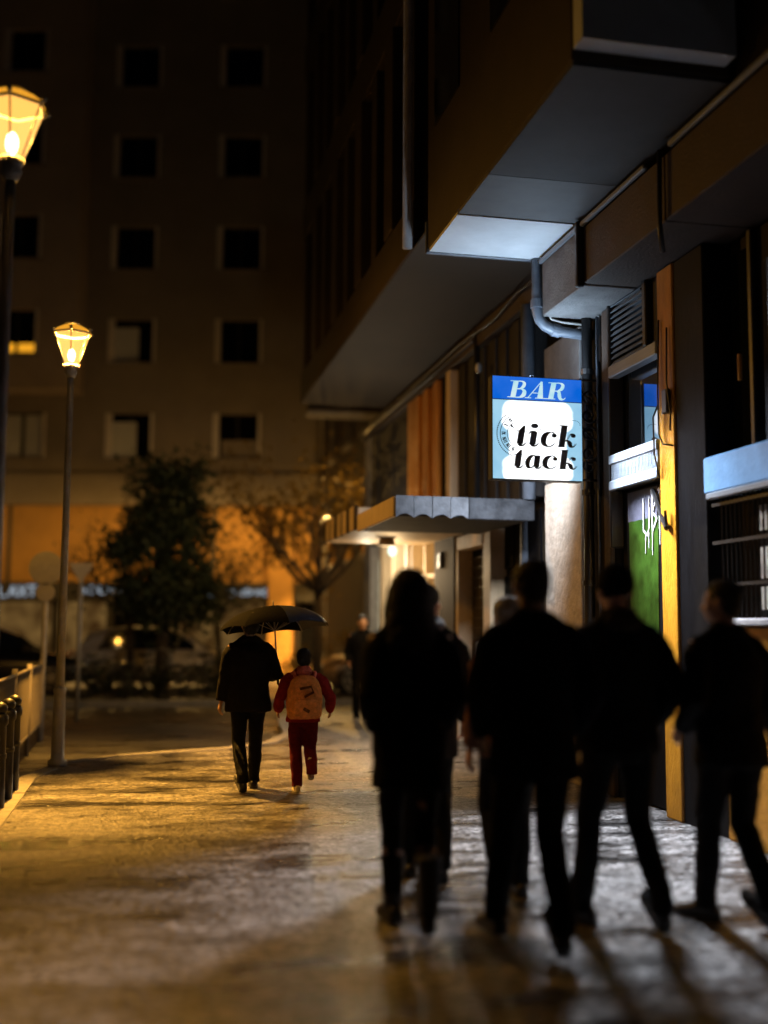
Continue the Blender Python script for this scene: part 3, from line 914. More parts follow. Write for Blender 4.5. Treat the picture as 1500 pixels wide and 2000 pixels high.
MB().tube([(SX0 + .4, 9.75, SZ1), (SX0 + .4, 9.75, SZ1 + .03)], .02, 8).build("fixing_bolt", M['grey_metal'], S)
# the tubes inside the sign box throw their light out through both faces
SIGNP = 310
for sgn, pw in ((-1, SIGNP), (1, SIGNP * .14)):
    l = lamp("sign_tube_light", 'AREA', ((SX0 + SX1) / 2, SY + sgn * .19, (SZ0 + SZ1) / 2 - .03), pw, (.82, .89, 1.0), .7, S, (R(-90 if sgn > 0 else 90), 0, 0), .3, R(88))
    l.rotation_euler = (R(-50), 0, 0) if sgn < 0 else (R(60), 0, 0)
    l.visible_glossy = False
l = lamp("added_soffit_light", 'AREA', ((SX0 + SX1) / 2, SY - .02, SZ1 + .03), 22, (.58, .78, 1.0), .75, S, (R(180 - 12), 0, 0), .09)  # added lamp above the housing, only there to brighten the soffit

# ------------------------------------------------------------------ street lamps
M['pane_warm'] = lantern_mat("lantern_pane", (1, .47, .11), 1.9, .62)
M['dome_warm'] = lantern_mat("lantern_dome", (1, .42, .03), .9, .22)
M['pole_paint'] = mat("grey_lamp_post_paint", (.40, .40, .38), .45, .2, 10, .1)
def street_lamp(x, y, zb, label, power, col=(1, .46, .065), group="lantern street lamps along the kerb", h=.37, rt_=.205, rb=.075, down=11.5, pt=.55, spread=104):
    t = thing("street_lamp", (x, y, 0), label, "street lamp", group)
    def P(mb, n, m, par=t, sm=True):
        return mb.build(n, m, par, sm)
    P(MB().tube([(x, y, 0), (x, y, .06), (x, y, .08), (x, y, .75), (x, y, .8), (x, y, .84)], [.10, .10, .07, .06, .068, .045], 16), "base", M['pole_paint'])
    P(MB().tube([(x, y, .84), (x, y, 2.4), (x, y, zb - .12)], [.045, .038, .033], 14), "post", M['pole_paint'])
    P(MB().tube([(x, y, zb - .12), (x, y, zb - .06), (x, y, zb - .02), (x, y, zb + .005)], [.042, .07, .055, .085], 14), "collar", M['pole_paint'])
    n = 6
    head = P(MB().tube([(x, y, zb + .005), (x, y, zb + .02)], [.085, .085], 12), "lantern", M['pole_paint'])
    for k in range(n):
        a0, a1 = 2 * pi * (k + .5) / n, 2 * pi * (k + 1.5) / n
        p = [(x + rb * cos(a0), y + rb * sin(a0), zb + .02), (x + rb * cos(a1), y + rb * sin(a1), zb + .02), (x + rt_ * cos(a1), y + rt_ * sin(a1), zb + h), (x + rt_ * cos(a0), y + rt_ * sin(a0), zb + h)]
        inn = [(x + (q[0] - x) * .97, y + (q[1] - y) * .97, q[2]) for q in p]
        P(MB().hexa([*inn[:2], *p[1::-1], *[inn[3], inn[2]], *[p[2], p[3]]]), "pane", M['pane_warm'], head, False)
        P(MB().tube([p[0], p[3]], .0055, 6), "glazing_bar", M['black_metal'], head)
        e = V(p[3]) - V((x, y, p[3][2]))
        P(MB().tube([p[3], tuple(V(p[3]) + e * .18 + V((0, 0, .035)))], [.012, .02], 6), "finial", M['light_metal'], head)
    ring = [(x + rt_ * cos(2 * pi * k / n + pi / n), y + rt_ * sin(2 * pi * k / n + pi / n), zb + h) for k in range(n + 1)]
    P(MB().tube(ring, .012, 6), "rim", M['pole_paint'], head)
    # shallow cap: metal outside, glowing underneath
    P(MB().tube([(x, y, zb + h + .012), (x, y, zb + h + .05), (x, y, zb + h + .085), (x, y, zb + h + .11)], [rt_ * .96, rt_ * .82, rt_ * .52, .03], 18), "dome", M['dome_warm'], head)
    P(MB().tube([(x, y, zb + h + .112), (x, y, zb + h + .13)], [rt_ * .4, rt_ * .1], 18), "cap", M['pole_paint'], head)
    P(MB().ell((x, y, zb + .13), .04, .04, .075), "bulb", M['bulb'], head)
    lamp("lantern_light", 'POINT', (x, y, zb + .33), power * pt, col, .05, t)
    sp_ = lamp("lantern_downlight", 'SPOT', (x, y, zb + .30), power * down, col, .05, t)
    sp_.data.spot_size = R(spread)
    sp_.data.spot_blend = .9
    return t
LP = 1600
street_lamp(-.89, 7.29, 4.42, "nearer lantern street lamp, cut by the photo's edge", LP * .42, down=3.2, pt=.12, spread=92)
street_lamp(-.82, 12.55, 4.29, "lantern street lamp glowing beside the cross road, behind the nearer one", LP)

# ------------------------------------------------------------------ far apartment building (own axes: u right, d away, z up)
A = thing("apartment_building", (sin(yaw) * 35, cos(yaw) * 35, 0), "tall tan apartment block across the road with rows of dark windows", "building", rz=-yaw + R(-.6))
def ap(mb, name, m, par=A, sm=False):
    return mb.build(name, m, par, sm, True)
ucs = [-14.9, -11.45, -8.05, -4.65, -1.25, 2.15, 5.55]
zrs = [7.44, 10.49, 13.54, 16.59, 19.64, 22.69]
WW, WH = 1.5, 1.42
wall = MB()
prev = -20
for u in ucs:
    if u > -9.6:
        wall.box(max(prev, -9.56), u - WW / 2, 0, .35, 6.21, 26)
        zp = 6.21
        for z in zrs:
            wall.box(u - WW / 2, u + WW / 2, 0, .35, zp, z - WH / 2)
            zp = z + WH / 2
        wall.box(u - WW / 2, u + WW / 2, 0, .35, zp, 26)
    prev = u + WW / 2
wall.box(prev, 12, 0, .35, 6.21, 26)
wall.box(-20, 12, .36, 8, 0, 26)
wall.box(-20, -9.56, 0, .35, 6.21, 6.7).box(-20, -12.2, 0, .35, 6.7, 8.17).box(-10.7, -9.56, 0, .35, 6.7, 8.17).box(-20, -9.56, 0, .35, 8.17, 8.74)
ap(wall, "wall", M['far_wall'])
bay = MB()
prev = -20
for u in ucs[:2]:
    bay.box(prev, u - .7, -.95, 0, 8.74, 26)
    zp = 8.74
    for z in zrs[1:]:
        z += .05
        bay.box(u - .7, u + .7, -.95, 0, zp, z - WH / 2)
        zp = z + WH / 2
    bay.box(u - .7, u + .7, -.95, 0, zp, 26)
    prev = u + .7
bay.box(prev, -9.56, -.95, 0, 8.74, 26)
ap(bay, "bay_wall", M['far_bay'])
def far_window(u, z, d, w=WW, kind=0):
    f = ap(MB().box(u - w / 2, u + w / 2, d + .2, d + .24, z - WH / 2, z + WH / 2), "window", M['glass_far'])
    ap(box(u - w / 2 + .0, u - w / 2 + .17, d - .03, d + .18, z - WH / 2, z + WH / 2), "jamb", M['far_jamb'], f)
    ap(box(u + w / 2 - .09, u + w / 2, d - .02, d + .18, z - WH / 2, z + WH / 2), "jamb", M['far_jamb'], f)
    ap(box(u - .03, u + .03, d + .15, d + .2, z - WH / 2, z + WH / 2), "mullion", M['far_dark'], f)
    ap(box(u - w / 2 - .08, u + w / 2 + .08, d - .06, d - .001, z - WH / 2 - .08, z - WH / 2), "sill", M['far_wall'], f)
    if kind == 1:
        for s_ in (-1, 1):
            c = [(u + s_ * .33 + .27 * math.sin(0) - .27 + .54 * k / 18, d + .13 + .025 * sin(k * 2.1)) for k in range(19)]
            mb = MB()
            for a, b_ in zip(c, c[1:]):
                mb.add([(*a, z - .66), (*b_, z - .66), (*b_, z + .66), (*a, z + .66)], [(0, 1, 2, 3)])
            ap(mb, "curtain", M['curtain'], f)
    if kind == 2:
        for s_ in (-1, 1):
            ap(box(u + s_ * .33 - .27, u + s_ * .33 + .27, d + .13, d + .15, z - .62, z - .36), "lit_pane", M['warm_pane'], f)
    if kind == 3:
        ap(box(u - .58, u + .2, d + .1, d + .14, z - .68, z + .45), "curtain", M['curtain'], f)
    if kind == 4:
        ap(box(u - .5, u + .62, d + .1, d + .14, z - .68, z - .12), "balcony_panel", M['far_wall'], f)
    return f
for u in ucs:
    for i, z in enumerate(zrs):
        if u < -9.6:
            if i == 0: far_window(-11.45, z, 0, WW, 1) if u > -12 else None
            else: far_window(u, z + .05, -.95, 1.4, 2 if (u > -12 and i == 1) else 0)
        else:
            k = {(-8.05, 0): 3, (-8.05, 1): 3, (-4.65, 0): 4}.get((u, i), 0)
            far_window(u, z, 0, WW, k)
ap(cbox(-20, 12, -.25, .36, 5.22, 6.2), "string_course", M['far_wall'])
for u0, u1 in ((-19, -15.2), (-15, -11.8), (-11.65, -8.1), (-7.95, -5.4), (-5.25, -3.55), (-2.75, .6), (.8, 4), (4.2, 8)):
    ap(cbox(u0, u1, 0, .36, 2.82, 5.21), "wall_panel", M['far_ochre'])
ap(box(-20, 12, .06, .36, 2.82, 5.21), "panel_backing", M['far_dark'])
ap(cbox(-3.54, -2.8, -.3, .36, 0, 5.21), "pilaster", M['far_ochre'])
ap(cbox(-15.2, -14.9, -.2, .36, 0, 5.21), "pilaster", M['far_ochre'])
fa = ap(cbox(-20, -3.6, -.3, .36, 2.24, 2.81), "shop_fascia", M['far_dark'])
ap(cbox(-2.75, 12, -.3, .36, 2.24, 2.81), "shop_fascia", M['far_dark'])
def seg_text(u, z, w, h, pats, parent):
    m = MB()
    n = len(pats)
    for i, strokes in enumerate(pats):
        for (a, b, c, e) in strokes:
            x0, z0, x1, z1 = u + (i + a * .8) * w / n, z + b * h, u + (i + c * .8) * w / n, z + e * h
            dx, dz = x1 - x0, z1 - z0
            l = math.hypot(dx, dz)
            nx, nz = -dz / l * .035, dx / l * .035
            m.prism([(x0 - nx, z0 - nz), (x1 - nx, z1 - nz), (x1 + nx, z1 + nz), (x0 + nx, z0 + nz)], lambda p, q, d: (p, d, q), -.335 - .002 * i, -.301)
    return ap(m, "shop_lettering", M['fascia_letter'], parent)
LX = {'L': [(0, 0, 0, 1), (0, 0, .9, 0)], 'A': [(0, 0, .5, 1), (.5, 1, 1, 0), (.2, .4, .8, .4)], 'X': [(0, 0, 1, 1), (0, 1, 1, 0)], 'T': [(0, 1, 1, 1), (.5, 0, .5, 1)]}
seg_text(-11.85, 2.36, 1.2, .32, [LX[c] for c in "LAXT"], fa)
sm = [[(0, 0, 0, 1), (0, .5, .8, .5)], [(.4, 0, .4, 1)], [(0, 0, .8, 0), (0, 1, .8, 1), (0, 0, 0, 1)]]
seg_text(-9.2, 2.47, 1.05, .2, [sm[k % 3] for k in (0, 2, 1, 2, 0, 2, 1)], fa)
seg_text(-8.05, 2.4, .55, .24, [LX['X'], sm[0], sm[2]], fa)
mm = MB().box(-6.2, -5.25, -.34, -.301, 2.33, 2.70)
ap(mm, "lit_shop_sign", M['fascia_letter'], fa)
seg_text(-4.75, 2.44, 1.2, .16, [sm[k % 3] for k in (2, 0, 1, 2, 2, 0, 1, 0, 2)], fa)
for i, (u0, u1) in enumerate(((-19, -16.6), (-16.4, -15.3), (-14.8, -12.7), (-12.5, -10.3), (-10.1, -8.6), (-8.4, -6.9), (-6.7, -5.3), (-5.1, -3.7), (-2.6, 0), (.3, 3), (3.4, 7))):
    f = ap(box(u0, u1, .1, .2, .35, 2.2), "shop_window", M['shop_glow'] if i in (4, 6, 7, 3) else M['glass_far'])
    ap(box(u0 - .08, u0, .0, .2, 0, 2.23), "frame_bar", M['far_dark'], f)
    ap(box(u1, u1 + .08, .0, .2, 0, 2.23), "frame_bar", M['far_dark'], f)
    ap(box(u0, u1, .0, .2, 0, .35), "stall_riser", M['far_dark'], f)
ap(cbox(-20.2, 12.2, -1.2, 8.2, 26, 26.4), "roof_slab", M['far_wall'])

# the next block on the right of the road, behind the bar's corner
N2 = thing("neighbouring_building", (8, 30, 0), "dark block standing past the corner of the bar building, with a wall box and bracket", "building")
part(box(5.2, 14, 24.5, 33, 0, 22), "wall", M['plaster_dark'], N2)
for z in (3.2, 6.2, 9.2):
    for y in (25.4, 28, 30.6):
        f = part(box(5.17, 5.199, y, y + 1.2, z, z + 1.5), "window", M['glass_far'], N2)
        part(cbox(5.1, 5.198, y - .05, y + 1.25, z - .12, z), "sill", M['plaster_grey'], f)
bx = part(cbox(3.55, 5.19, 24.52, 25.0, 6.3, 7.2), "wall_box", M['plaster_dark'], N2)
part(cbox(3.5, 5.19, 24.45, 25.05, 6.2, 6.28), "shelf", M['plaster_grey'], bx)
for k in range(3):
    part(cbox(3.6 + k * .5, 3.98 + k * .5, 24.47, 24.519, 6.4, 7.1), "panel", M['plaster_grey'] if k == 1 else M['black_paint'], bx)

# hidden lamps of the far pavement light its walls
street_lamp(.45, 32.0, 4.3, "far lantern street lamp before the ochre shopfronts, hidden by the evergreen", 2300, (1, .55, .14), "lantern street lamps along the kerb")
street_lamp(5.2, 32.1, 4.3, "far lantern street lamp behind the yellow leaved tree past the corner", 3600, (1, .55, .14), "lantern street lamps along the kerb")
street_lamp(-6.6, 31.5, 4.3, "far lantern street lamp before the dark shop at the photo's left edge", 1100, (1, .55, .14), "lantern street lamps along the kerb")

street_lamp(5.0, 22.3, 4.3, "lantern street lamp in the side road, hidden behind the bar building's corner", 520, (1, .52, .12), "lantern street lamps along the kerb", down=.25, pt=1.)

# ------------------------------------------------------------------ trees
def limb(mb, p, d, l, r, depth, tips, rnd, spread=.7, up_=.15):
    pts, rs = [p], [r]
    q, dd = V(p), V(d).normalized()
    n = 4
    for i in range(n):
        dd = (dd + V((rnd.uniform(-1, 1), rnd.uniform(-1, 1), rnd.uniform(-.6, .9) + up_)) * .22).normalized()
        q = q + dd * l / n
        pts.append(q.copy())
        rs.append(r * (1 - .55 * (i + 1) / n))
    mb.tube(pts, rs, 6 if r > .02 else 4)
    tips.append((q.copy(), dd.copy()))
    if depth > 0:
        for i in range(2, n + 1):
            for _ in range(2 if depth > 1 else 2):
                nd = (dd + V((rnd.uniform(-1, 1), rnd.uniform(-1, 1), rnd.uniform(-.7, 1))) * spread).normalized()
                limb(mb, pts[i], nd, l * rnd.uniform(.45, .7), rs[i] * .7, depth - 1, tips, rnd, spread, up_)
def leaves(mb, pts, n, spread, size, rnd):
    for _ in range(n):
        c = rnd.choice(pts)
        p = c + V((rnd.gauss(0, 1), rnd.gauss(0, 1), rnd.gauss(0, 1))) * spread
        a = V((rnd.uniform(-1, 1), rnd.uniform(-1, 1), rnd.uniform(-1, 1))).normalized()
        b = a.cross(V((rnd.uniform(-1, 1), rnd.uniform(-1, 1), rnd.uniform(-1, 1)))).normalized()
        s = size * rnd.uniform(.6, 1.4)
        mb.add([p - a * s, p + b * s * .45, p + a * s, p - b * s * .45], [(0, 1, 2, 3)])
rn = random.Random(11)
T1 = thing("evergreen_tree", (.45, 25.2, 0), "dense dark evergreen tree before the shopfronts, behind the parked cars", "tree")
mb, tips = MB(), []
mb.tube([(.45, 25.2, 0), (.47, 25.2, 1.0), (.5, 25.2, 1.9), (.52, 25.2, 3.4), (.5, 25.2, 4.6)], [.16, .13, .12, .08, .02], 10)
cl = []
for _ in range(46):
    z = rn.uniform(1.65, 4.85)
    t = (z - 1.65) / 3.2
    r = 1.1 * (math.sin(pi * (.16 + t * .74)) ** .55)
    a = rn.uniform(0, 2 * pi)
    rr = r * math.sqrt(rn.random())
    p = V((.5 + rr * cos(a), 25.2 + rr * sin(a), z))
    cl.append(p)
    mb.tube([(.5, 25.2, max(1.3, z - .6)), tuple((V((.5, 25.2, z)) + p) / 2), tuple(p)], [.03, .02, .008], 5)
mb.build("trunk", M['bark'], T1, True)
lf = MB()
leaves(lf, cl, 11000, .24, .085, rn)
tag(lf.build("crown", M['leaf'], T1), kind='stuff')
def bare_tree(name, x, y, h, label, spreads, n, leafn, leafm, seed, r0=.09, lspread=.16, lsize=.06):
    rn = random.Random(seed)
    t = thing(name, (x, y, 0), label, "tree")
    mb, tips = MB(), []
    mb.tube([(x, y, 0), (x + .03, y, h * .5), (x, y, h)], [r0, r0 * .8, r0 * .65], 9)
    for k in range(n):
        a = 2 * pi * k / n + rn.uniform(-.3, .3)
        limb(mb, V((x, y, h * rn.uniform(.85, 1))), V((cos(a), sin(a), rn.uniform(.4, 1.1))), spreads * rn.uniform(.8, 1.2), r0 * .5, 2, tips, rn)
    mb.build("trunk", M['bark'], t, True)
    if leafn:
        lf = MB()
        leaves(lf, [p for p, d in tips], leafn, lspread, lsize, rn)
        tag(lf.build("crown", leafm, t), kind='stuff')
    return t
bare_tree("bare_tree", -.25, 25.9, 1.9, "bare branching tree on the left of the dark evergreen", 1.5, 5, 500, M['leaf'], 5, .1)
bare_tree("bare_tree", 1.75, 26.3, 1.8, "thin twiggy tree on the right of the dark evergreen", 1.1, 5, 700, M['leaf'], 8, .07)
bare_tree("leafy_tree", 3.75, 24.4, 2.4, "tree with yellowing leaves past the corner of the building", 1.75, 7, 2600, M['leaf_dry'], 21, .12, .22, .07)
# low shrubs along the far kerb
rn = random.Random(4)
for i, (x, w, h, lab) in enumerate(((-1.0, .3, .6, "small shrub at the left end of the far kerb planting"), (.05, .42, .4, "low shrub behind the parked bicycles, under the silver car's front wheel"), (.9, .45, .5, "rounded shrub by the silver car's rear wheel"), (-.45, .38, .55, "shrub between the leftmost bicycle and the dark evergreen's trunk"), (.45, .4, .5, "lowest shrub at the foot of the dark evergreen"), (1.4, .36, .55, "shrub between the rounded shrub and the umbrella"), (1.9, .4, .85, "shrub behind the person with the umbrella"), (3.3, .5, 1.0, "lit yellowish shrub under the tree past the corner"), (4.2, .5, 1.5, "tall lit shrub beside the bronze car"))):
    t = thing("shrub", (x, 24.7, 0), lab, "shrub", "shrubs along the far kerb")
    mb, pts = MB(), []
    for _ in range(9):
        a, rr = rn.uniform(0, 2 * pi), w * math.sqrt(rn.random())
        p = V((x + rr * cos(a), 24.7 + rr * sin(a) * .6, h * rn.uniform(.35, 1)))
        pts.append(p)
        mb.tube([(x, 24.7, 0), tuple((V((x, 24.7, 0)) + p) / 2 + V((0, 0, .08))), tuple(p)], [.018, .012, .005], 5)
    mb.build("stem", M['bark'], t, True)
    lf = MB()
    leaves(lf, pts, 420, .12, .05, rn)
    tag(lf.build("crown", M['leaf_dry'] if i > 6 else M['leaf'], t), kind='stuff')

# ------------------------------------------------------------------ cars
def car(x, y, rz, paint, label, L_=4.2, name="parked_car"):
    t = thing(name, (x, y, 0), label, "car", "cars parked across the road", rz)
    def P(mb, n, m, par=t, sm=False): return mb.build(n, m, par, sm, True)
    hl = L_ / 2
    # body: stations along the length (x, half width, bottom, belt)
    st = [(-hl, .70, .42, .70), (-hl + .06, .80, .28, .84), (-hl + .5, .87, .22, .93), (-.9, .89, .2, .95), (.2, .89, .2, .93), (1.0, .88, .2, .90), (hl - .45, .85, .22, .80), (hl - .08, .76, .28, .66), (hl, .66, .40, .58)]
    rings = []
    for sx, hw, b0, b1 in st:
        m_ = (b0 + b1) / 2
        rings.append([(sx, -hw * .9, b0), (sx, -hw, b0 + .1), (sx, -hw * 1.01, m_ + .05), (sx, -hw * .95, b1 - .03), (sx, -hw * .86, b1), (sx, hw * .86, b1), (sx, hw * .95, b1 - .03), (sx, hw * 1.01, m_ + .05), (sx, hw, b0 + .1), (sx, hw * .9, b0)])
    P(MB().loft(rings), "body", paint, t, True)
    gs = [(-hl + .25, .74, .9, .93), (-hl + .62, .70, .9, 1.38), (-.7, .68, .9, 1.47), (.1, .68, .9, 1.46), (.6, .69, .9, 1.28), (1.15, .74, .88, .91)]
    rings = []
    for sx, hw, b0, b1 in gs:
        f = (b1 - .9) / .57
        rings.append([(sx, -hw - .06, b0), (sx, -hw + .12 * (1 - f) - .0, b0 + (b1 - b0) * .85), (sx, -hw + .16, b1), (sx, hw - .16, b1), (sx, hw - .12 * (1 - f), b0 + (b1 - b0) * .85), (sx, hw + .06, b0)])
    cab = P(MB().loft(rings), "cabin", paint, t, True)
    for s_ in (-1, 1):
        for q in ([(-hl + .72, .95), (-.72, .95), (-.72, 1.36), (-hl + .95, 1.33)], [(-.62, .95), (.88, .95), (.42, 1.30), (.05, 1.36), (-.62, 1.37)]):
            P(MB().prism(q, lambda u, v, d: (u, s_ * (d + .10 * (1.4 - v)), v), .70, .735), "window", M['glass'], cab)
        P(MB().prism([(.75, .9), (.93, .9), (.93, 1.02), (.78, 1.02)], lambda u, v, d: (u, s_ * d, v), .9, 1.05), "mirror", paint)
        for sx in (-hl + .82, hl - .82):
            wx = P(MB().tube([(sx, s_ * .69, .32), (sx, s_ * .70, .32), (sx, s_ * .87, .32), (sx, s_ * .89, .32)], [.26, .32, .32, .27], 20), "wheel", M['rubber'], t)
            P(MB().tube([(sx, s_ * .86, .32), (sx, s_ * .892, .32)], [.12, .1], 12), "hub", M['alloy'], wx)
            rim = [(sx + .235 * cos(2 * pi * k / 20), s_ * .893, .32 + .235 * sin(2 * pi * k / 20)) for k in range(21)]
            P(MB().tube(rim, .018, 6), "rim", M['alloy'], wx)
            for k in range(7):
                a = 2 * pi * k / 7
                P(MB().tube([(sx + .05 * cos(a), s_ * .897, .32 + .05 * sin(a)), (sx + .23 * cos(a), s_ * .897, .32 + .23 * sin(a))], [.028, .02], 6), "spoke", M['alloy'], wx)
            arch = [(sx + .37 * cos(pi * k / 12), s_ * .886, .32 + .37 * sin(pi * k / 12)) for k in range(13)]
            P(MB().tube(arch, .03, 6), "wheel_arch", M['rubber'])
        P(MB().ell((hl - .14, s_ * .62, .63), .14, .14, .07), "headlight", M['headlamp'], t, True)
        P(MB().ell((-hl + .06, s_ * .68, .78), .07, .12, .12), "tail_light", M['tail'], t, True)
        P(box(-.5, -.36, s_ * .9 - .012, s_ * .9 + .012, .80, .825), "handle", M['light_metal'])
    P(MB().prism([(-hl + .3, .98), (-hl + .56, 1.34), (-hl + .54, 1.35), (-hl + .27, .99)], lambda u, v, d: (u, d, v), -.6, .6), "rear_window", M['glass'])
    P(MB().hexa([(1.12, -.62, .93), (1.12, .62, .93), (1.13, .62, .95), (1.13, -.62, .95), (.66, -.55, 1.25), (.66, .55, 1.25), (.67, .55, 1.27), (.67, -.55, 1.27)]), "windscreen", M['glass'])
    return t
car(.45, 27.3, 0, M['car_white'], "silver hatchback seen side on behind the evergreen and shrubs")
car(-3.3, 26.6, R(3), M['car_black'], "black car at the photo's left edge behind the guard rail", 4.4)
car(5.9, 25.3, R(178), M['car_tan'], "bronze car past the corner with a bright spoked wheel showing", 4.2)

# ------------------------------------------------------------------ bicycles
M['bike_paint'] = mat("dark_bicycle_paint", (.03, .028, .026), .4, .2, 10, 0)
def bicycle(x, y, rz, label):
    t = thing("bicycle", (x, y, 0), label, "bicycle", "bicycles parked along the far kerb", rz)
    def P(mb, n, m, par=t): return mb.build(n, m, par, True, True)
    for sx in (-.52, .52):
        c = [(sx + .32 * cos(2 * pi * k / 24), 0, .33 + .32 * sin(2 * pi * k / 24)) for k in range(25)]
        w_ = P(MB().tube(c, .018, 6), "wheel", M['rubber'])
        sp = MB()
        for k in range(12):
            a = 2 * pi * k / 12
            sp.tube([(sx, 0, .33), (sx + .31 * cos(a), 0, .33 + .31 * sin(a))], .0025, 4)
        P(sp, "spoke_set", M['light_metal'], w_)
        c = [(sx + .36 * cos(R(20 + 150 * k / 10)), 0, .33 + .36 * sin(R(20 + 150 * k / 10))) for k in range(11)]
        P(MB().tube(c, .016, 5), "mudguard", M['bike_paint'])
    fr = MB()
    for a, b in (((-.1, 0, .3), (-.22, 0, .82)), ((-.1, 0, .3), (.34, 0, .72)), ((-.2, 0, .74), (.32, 0, .80)), ((-.52, 0, .33), (-.1, 0, .3)), ((-.52, 0, .33), (-.2, 0, .72)), ((.30, 0, .9), (.52, 0, .33))):
        fr.tube([a, b], .017, 6)
    P(fr, "frame", M['bike_paint'])
    P(MB().ell((-.24, 0, .87), .14, .07, .04), "saddle", M['black_shoe'])
    P(MB().tube([(.2, -.27, 1.0), (.3, -.2, 1.02), (.29, 0, .96), (.3, .2, 1.02), (.2, .27, 1.0)], .013, 6), "handlebar", M['light_metal'])
    P(MB().tube([(-.1, -.12, .22), (-.1, -.05, .3), (-.1, .05, .3), (-.1, .12, .38)], .012, 6), "pedal_crank", M['light_metal'])
    return t
b0 = None
for i, (x, y, rz, lab) in enumerate(((-.75, 24.05, 24, "leftmost of the bicycles parked along the far kerb"), (.3, 24.2, -28, "bicycle parked under the middle of the silver car's side"), (1.5, 24.05, 33, "rightmost of the bicycles parked along the far kerb"))):
    if b0 is None:
        b0 = bicycle(x, y, R(rz), lab)
    else:
        c = copy_tree(b0)
        c.location = (x, y, 0)
        c.rotation_euler.z = R(rz)
        c['label'] = lab

# ------------------------------------------------------------------ road signs, rail and bollards on the left
def sign_post(x, y, top, label, kind):
    t = thing("road_sign", (x, y, -.125), label, "road sign", "road signs on posts at the crossing")
    MB().tube([(x, y, -.125), (x, y, top)], .038, 10).build("post", M['light_metal'], t, True)
    def disc(z, r, n, rot=0.):
        c = [(x + r * cos(2 * pi * k / n + rot), z + r * sin(2 * pi * k / n + rot)) for k in range(n)]
        MB().prism(c, lambda u, v, d: (u, d, v), y - .052, y - .045).build("plate", M['grey_back'], t)
        MB().box(x - r * .6, x + r * .6, y - .06, y - .053, z - .02, z + .02).build("stiffener", M['light_metal'], t)
    if kind == 0:
        disc(top - .1, .235, 26); disc(top - .44, .13, 20)
    else:
        disc(top - .08, .24, 3, -pi / 2)
    return t
M['grey_back'] = mat("grey_sign_back", (.30, .29, .27), .45, .15, 6, .05, metal=.4)
sign_post(-1.32, 16.55, 2.38, "grey back of a round road sign with a small disc under it on one post", 0)
sign_post(-1.02, 20.0, 2.5, "triangular road sign seen from behind, on a post past the round one", 1)
M['rail_paint'] = mat("beige_rail_paint", (.13, .115, .10), .6, .25, 8, .1)
G = thing("guard_rail", (-1.33, 12, -.125), "pale slatted guard rail along the left edge of the pavement", "railing")
for z in (.93, .12):
    MB().tube([(-1.33, 9.6, z), (-1.33, 16.4, z)], .022, 8).build("rail", M['rail_paint'], G, True)
for y in (9.6, 11.3, 13.0, 14.7, 16.4):
    MB().tube([(-1.33, y, -.125), (-1.33, y, 1.0)], .03, 8).build("post", M['rail_paint'], G, True)
sl = box(-.012, .012, -.02, .02, .14, .91).mesh("slat", M['rail_paint'])
for k in range(58):
    y = 9.7 + k * .1155
    inst("slat", sl, G, V((-1.33, y, 0)) - G.location)
def bollard():
    t = thing("bollard", (-1.13, 9.2, -.125), None, "bollard", "black bollards by the kerb")
    x, y = -1.13, 9.2
    MB().tube([(x, y, -.125), (x, y, -.05), (x, y, -.03), (x, y, .66), (x, y, .68), (x, y, .74), (x, y, .76)], [.1, .1, .062, .055, .07, .07, .05], 14).build("post", M['black_metal'], t, True)
    MB().ell((x, y, .80), .062, .062, .055).build("cap", M['black_metal'], t, True)
    MB().tube([(x, y, .40), (x, y, .44)], .064, 14).build("collar", M['black_metal'], t, True)
    return t
bo = bollard()
for i, (x, y, lab) in enumerate(((-1.12, 9.25, "nearest black bollard at the photo's left edge"), (-1.10, 9.75, "second black bollard along the left kerb"), (-1.09, 10.25, "third black bollard along the left kerb"), (-1.09, 10.75, "black bollard farthest along the left kerb"))):
    o = bo if i == 0 else copy_tree(bo)
    o.location = (x, y, -.125)
    o['label'] = lab

# ------------------------------------------------------------------ people
TX = {}
def clouds(size):
    if size not in TX:
        t = bpy.data.textures.new("folds", 'CLOUDS')
        t.noise_scale = size
        t.noise_depth = 3
        TX[size] = t
    return TX[size]
def sculpt(mb, name, m, vox, parent=None, smooth_it=4, disp=None, loc=None, rz=0.):
    """weld the lofted pieces into one skin"""
    me = mb.mesh(name, m)
    o = bpy.data.objects.new(name, me)
    COL.objects.link(o)
    md = o.modifiers.new("weld", 'REMESH')
    md.mode = 'VOXEL'
    md.voxel_size = vox
    md.use_smooth_shade = True
    s = o.modifiers.new("relax", 'SMOOTH')
    s.iterations = smooth_it
    s.factor = .5
    for size, st_ in (disp or ()):
        dm = o.modifiers.new("folds", 'DISPLACE')
        dm.texture = clouds(size)
        dm.texture_coords = 'LOCAL'
        dm.strength = st_
        dm.mid_level = .5
    dg = bpy.context.evaluated_depsgraph_get()
    ev = o.evaluated_get(dg)
    me2 = bpy.data.meshes.new_from_object(ev, depsgraph=dg)
    o.modifiers.clear()
    o.data = me2
    bpy.data.meshes.remove(me)
    me2.name = name
    if not me2.materials: me2.materials.append(m)
    o.parent = parent
    if loc is not None:
        o.location = loc
        o.rotation_euler.z = rz
    return o
def ik(a, c, l1, l2, pole):
    a, c = V(a), V(c)
    d = c - a
    L_ = min(d.length, (l1 + l2) * .999)
    d = d.normalized()
    x = (l1 * l1 - l2 * l2 + L_ * L_) / (2 * L_)
    h = math.sqrt(max(0, l1 * l1 - x * x))
    p = V(pole)
    p = (p - d * p.dot(d)).normalized()
    return a + d * x + p * h, a + d * L_
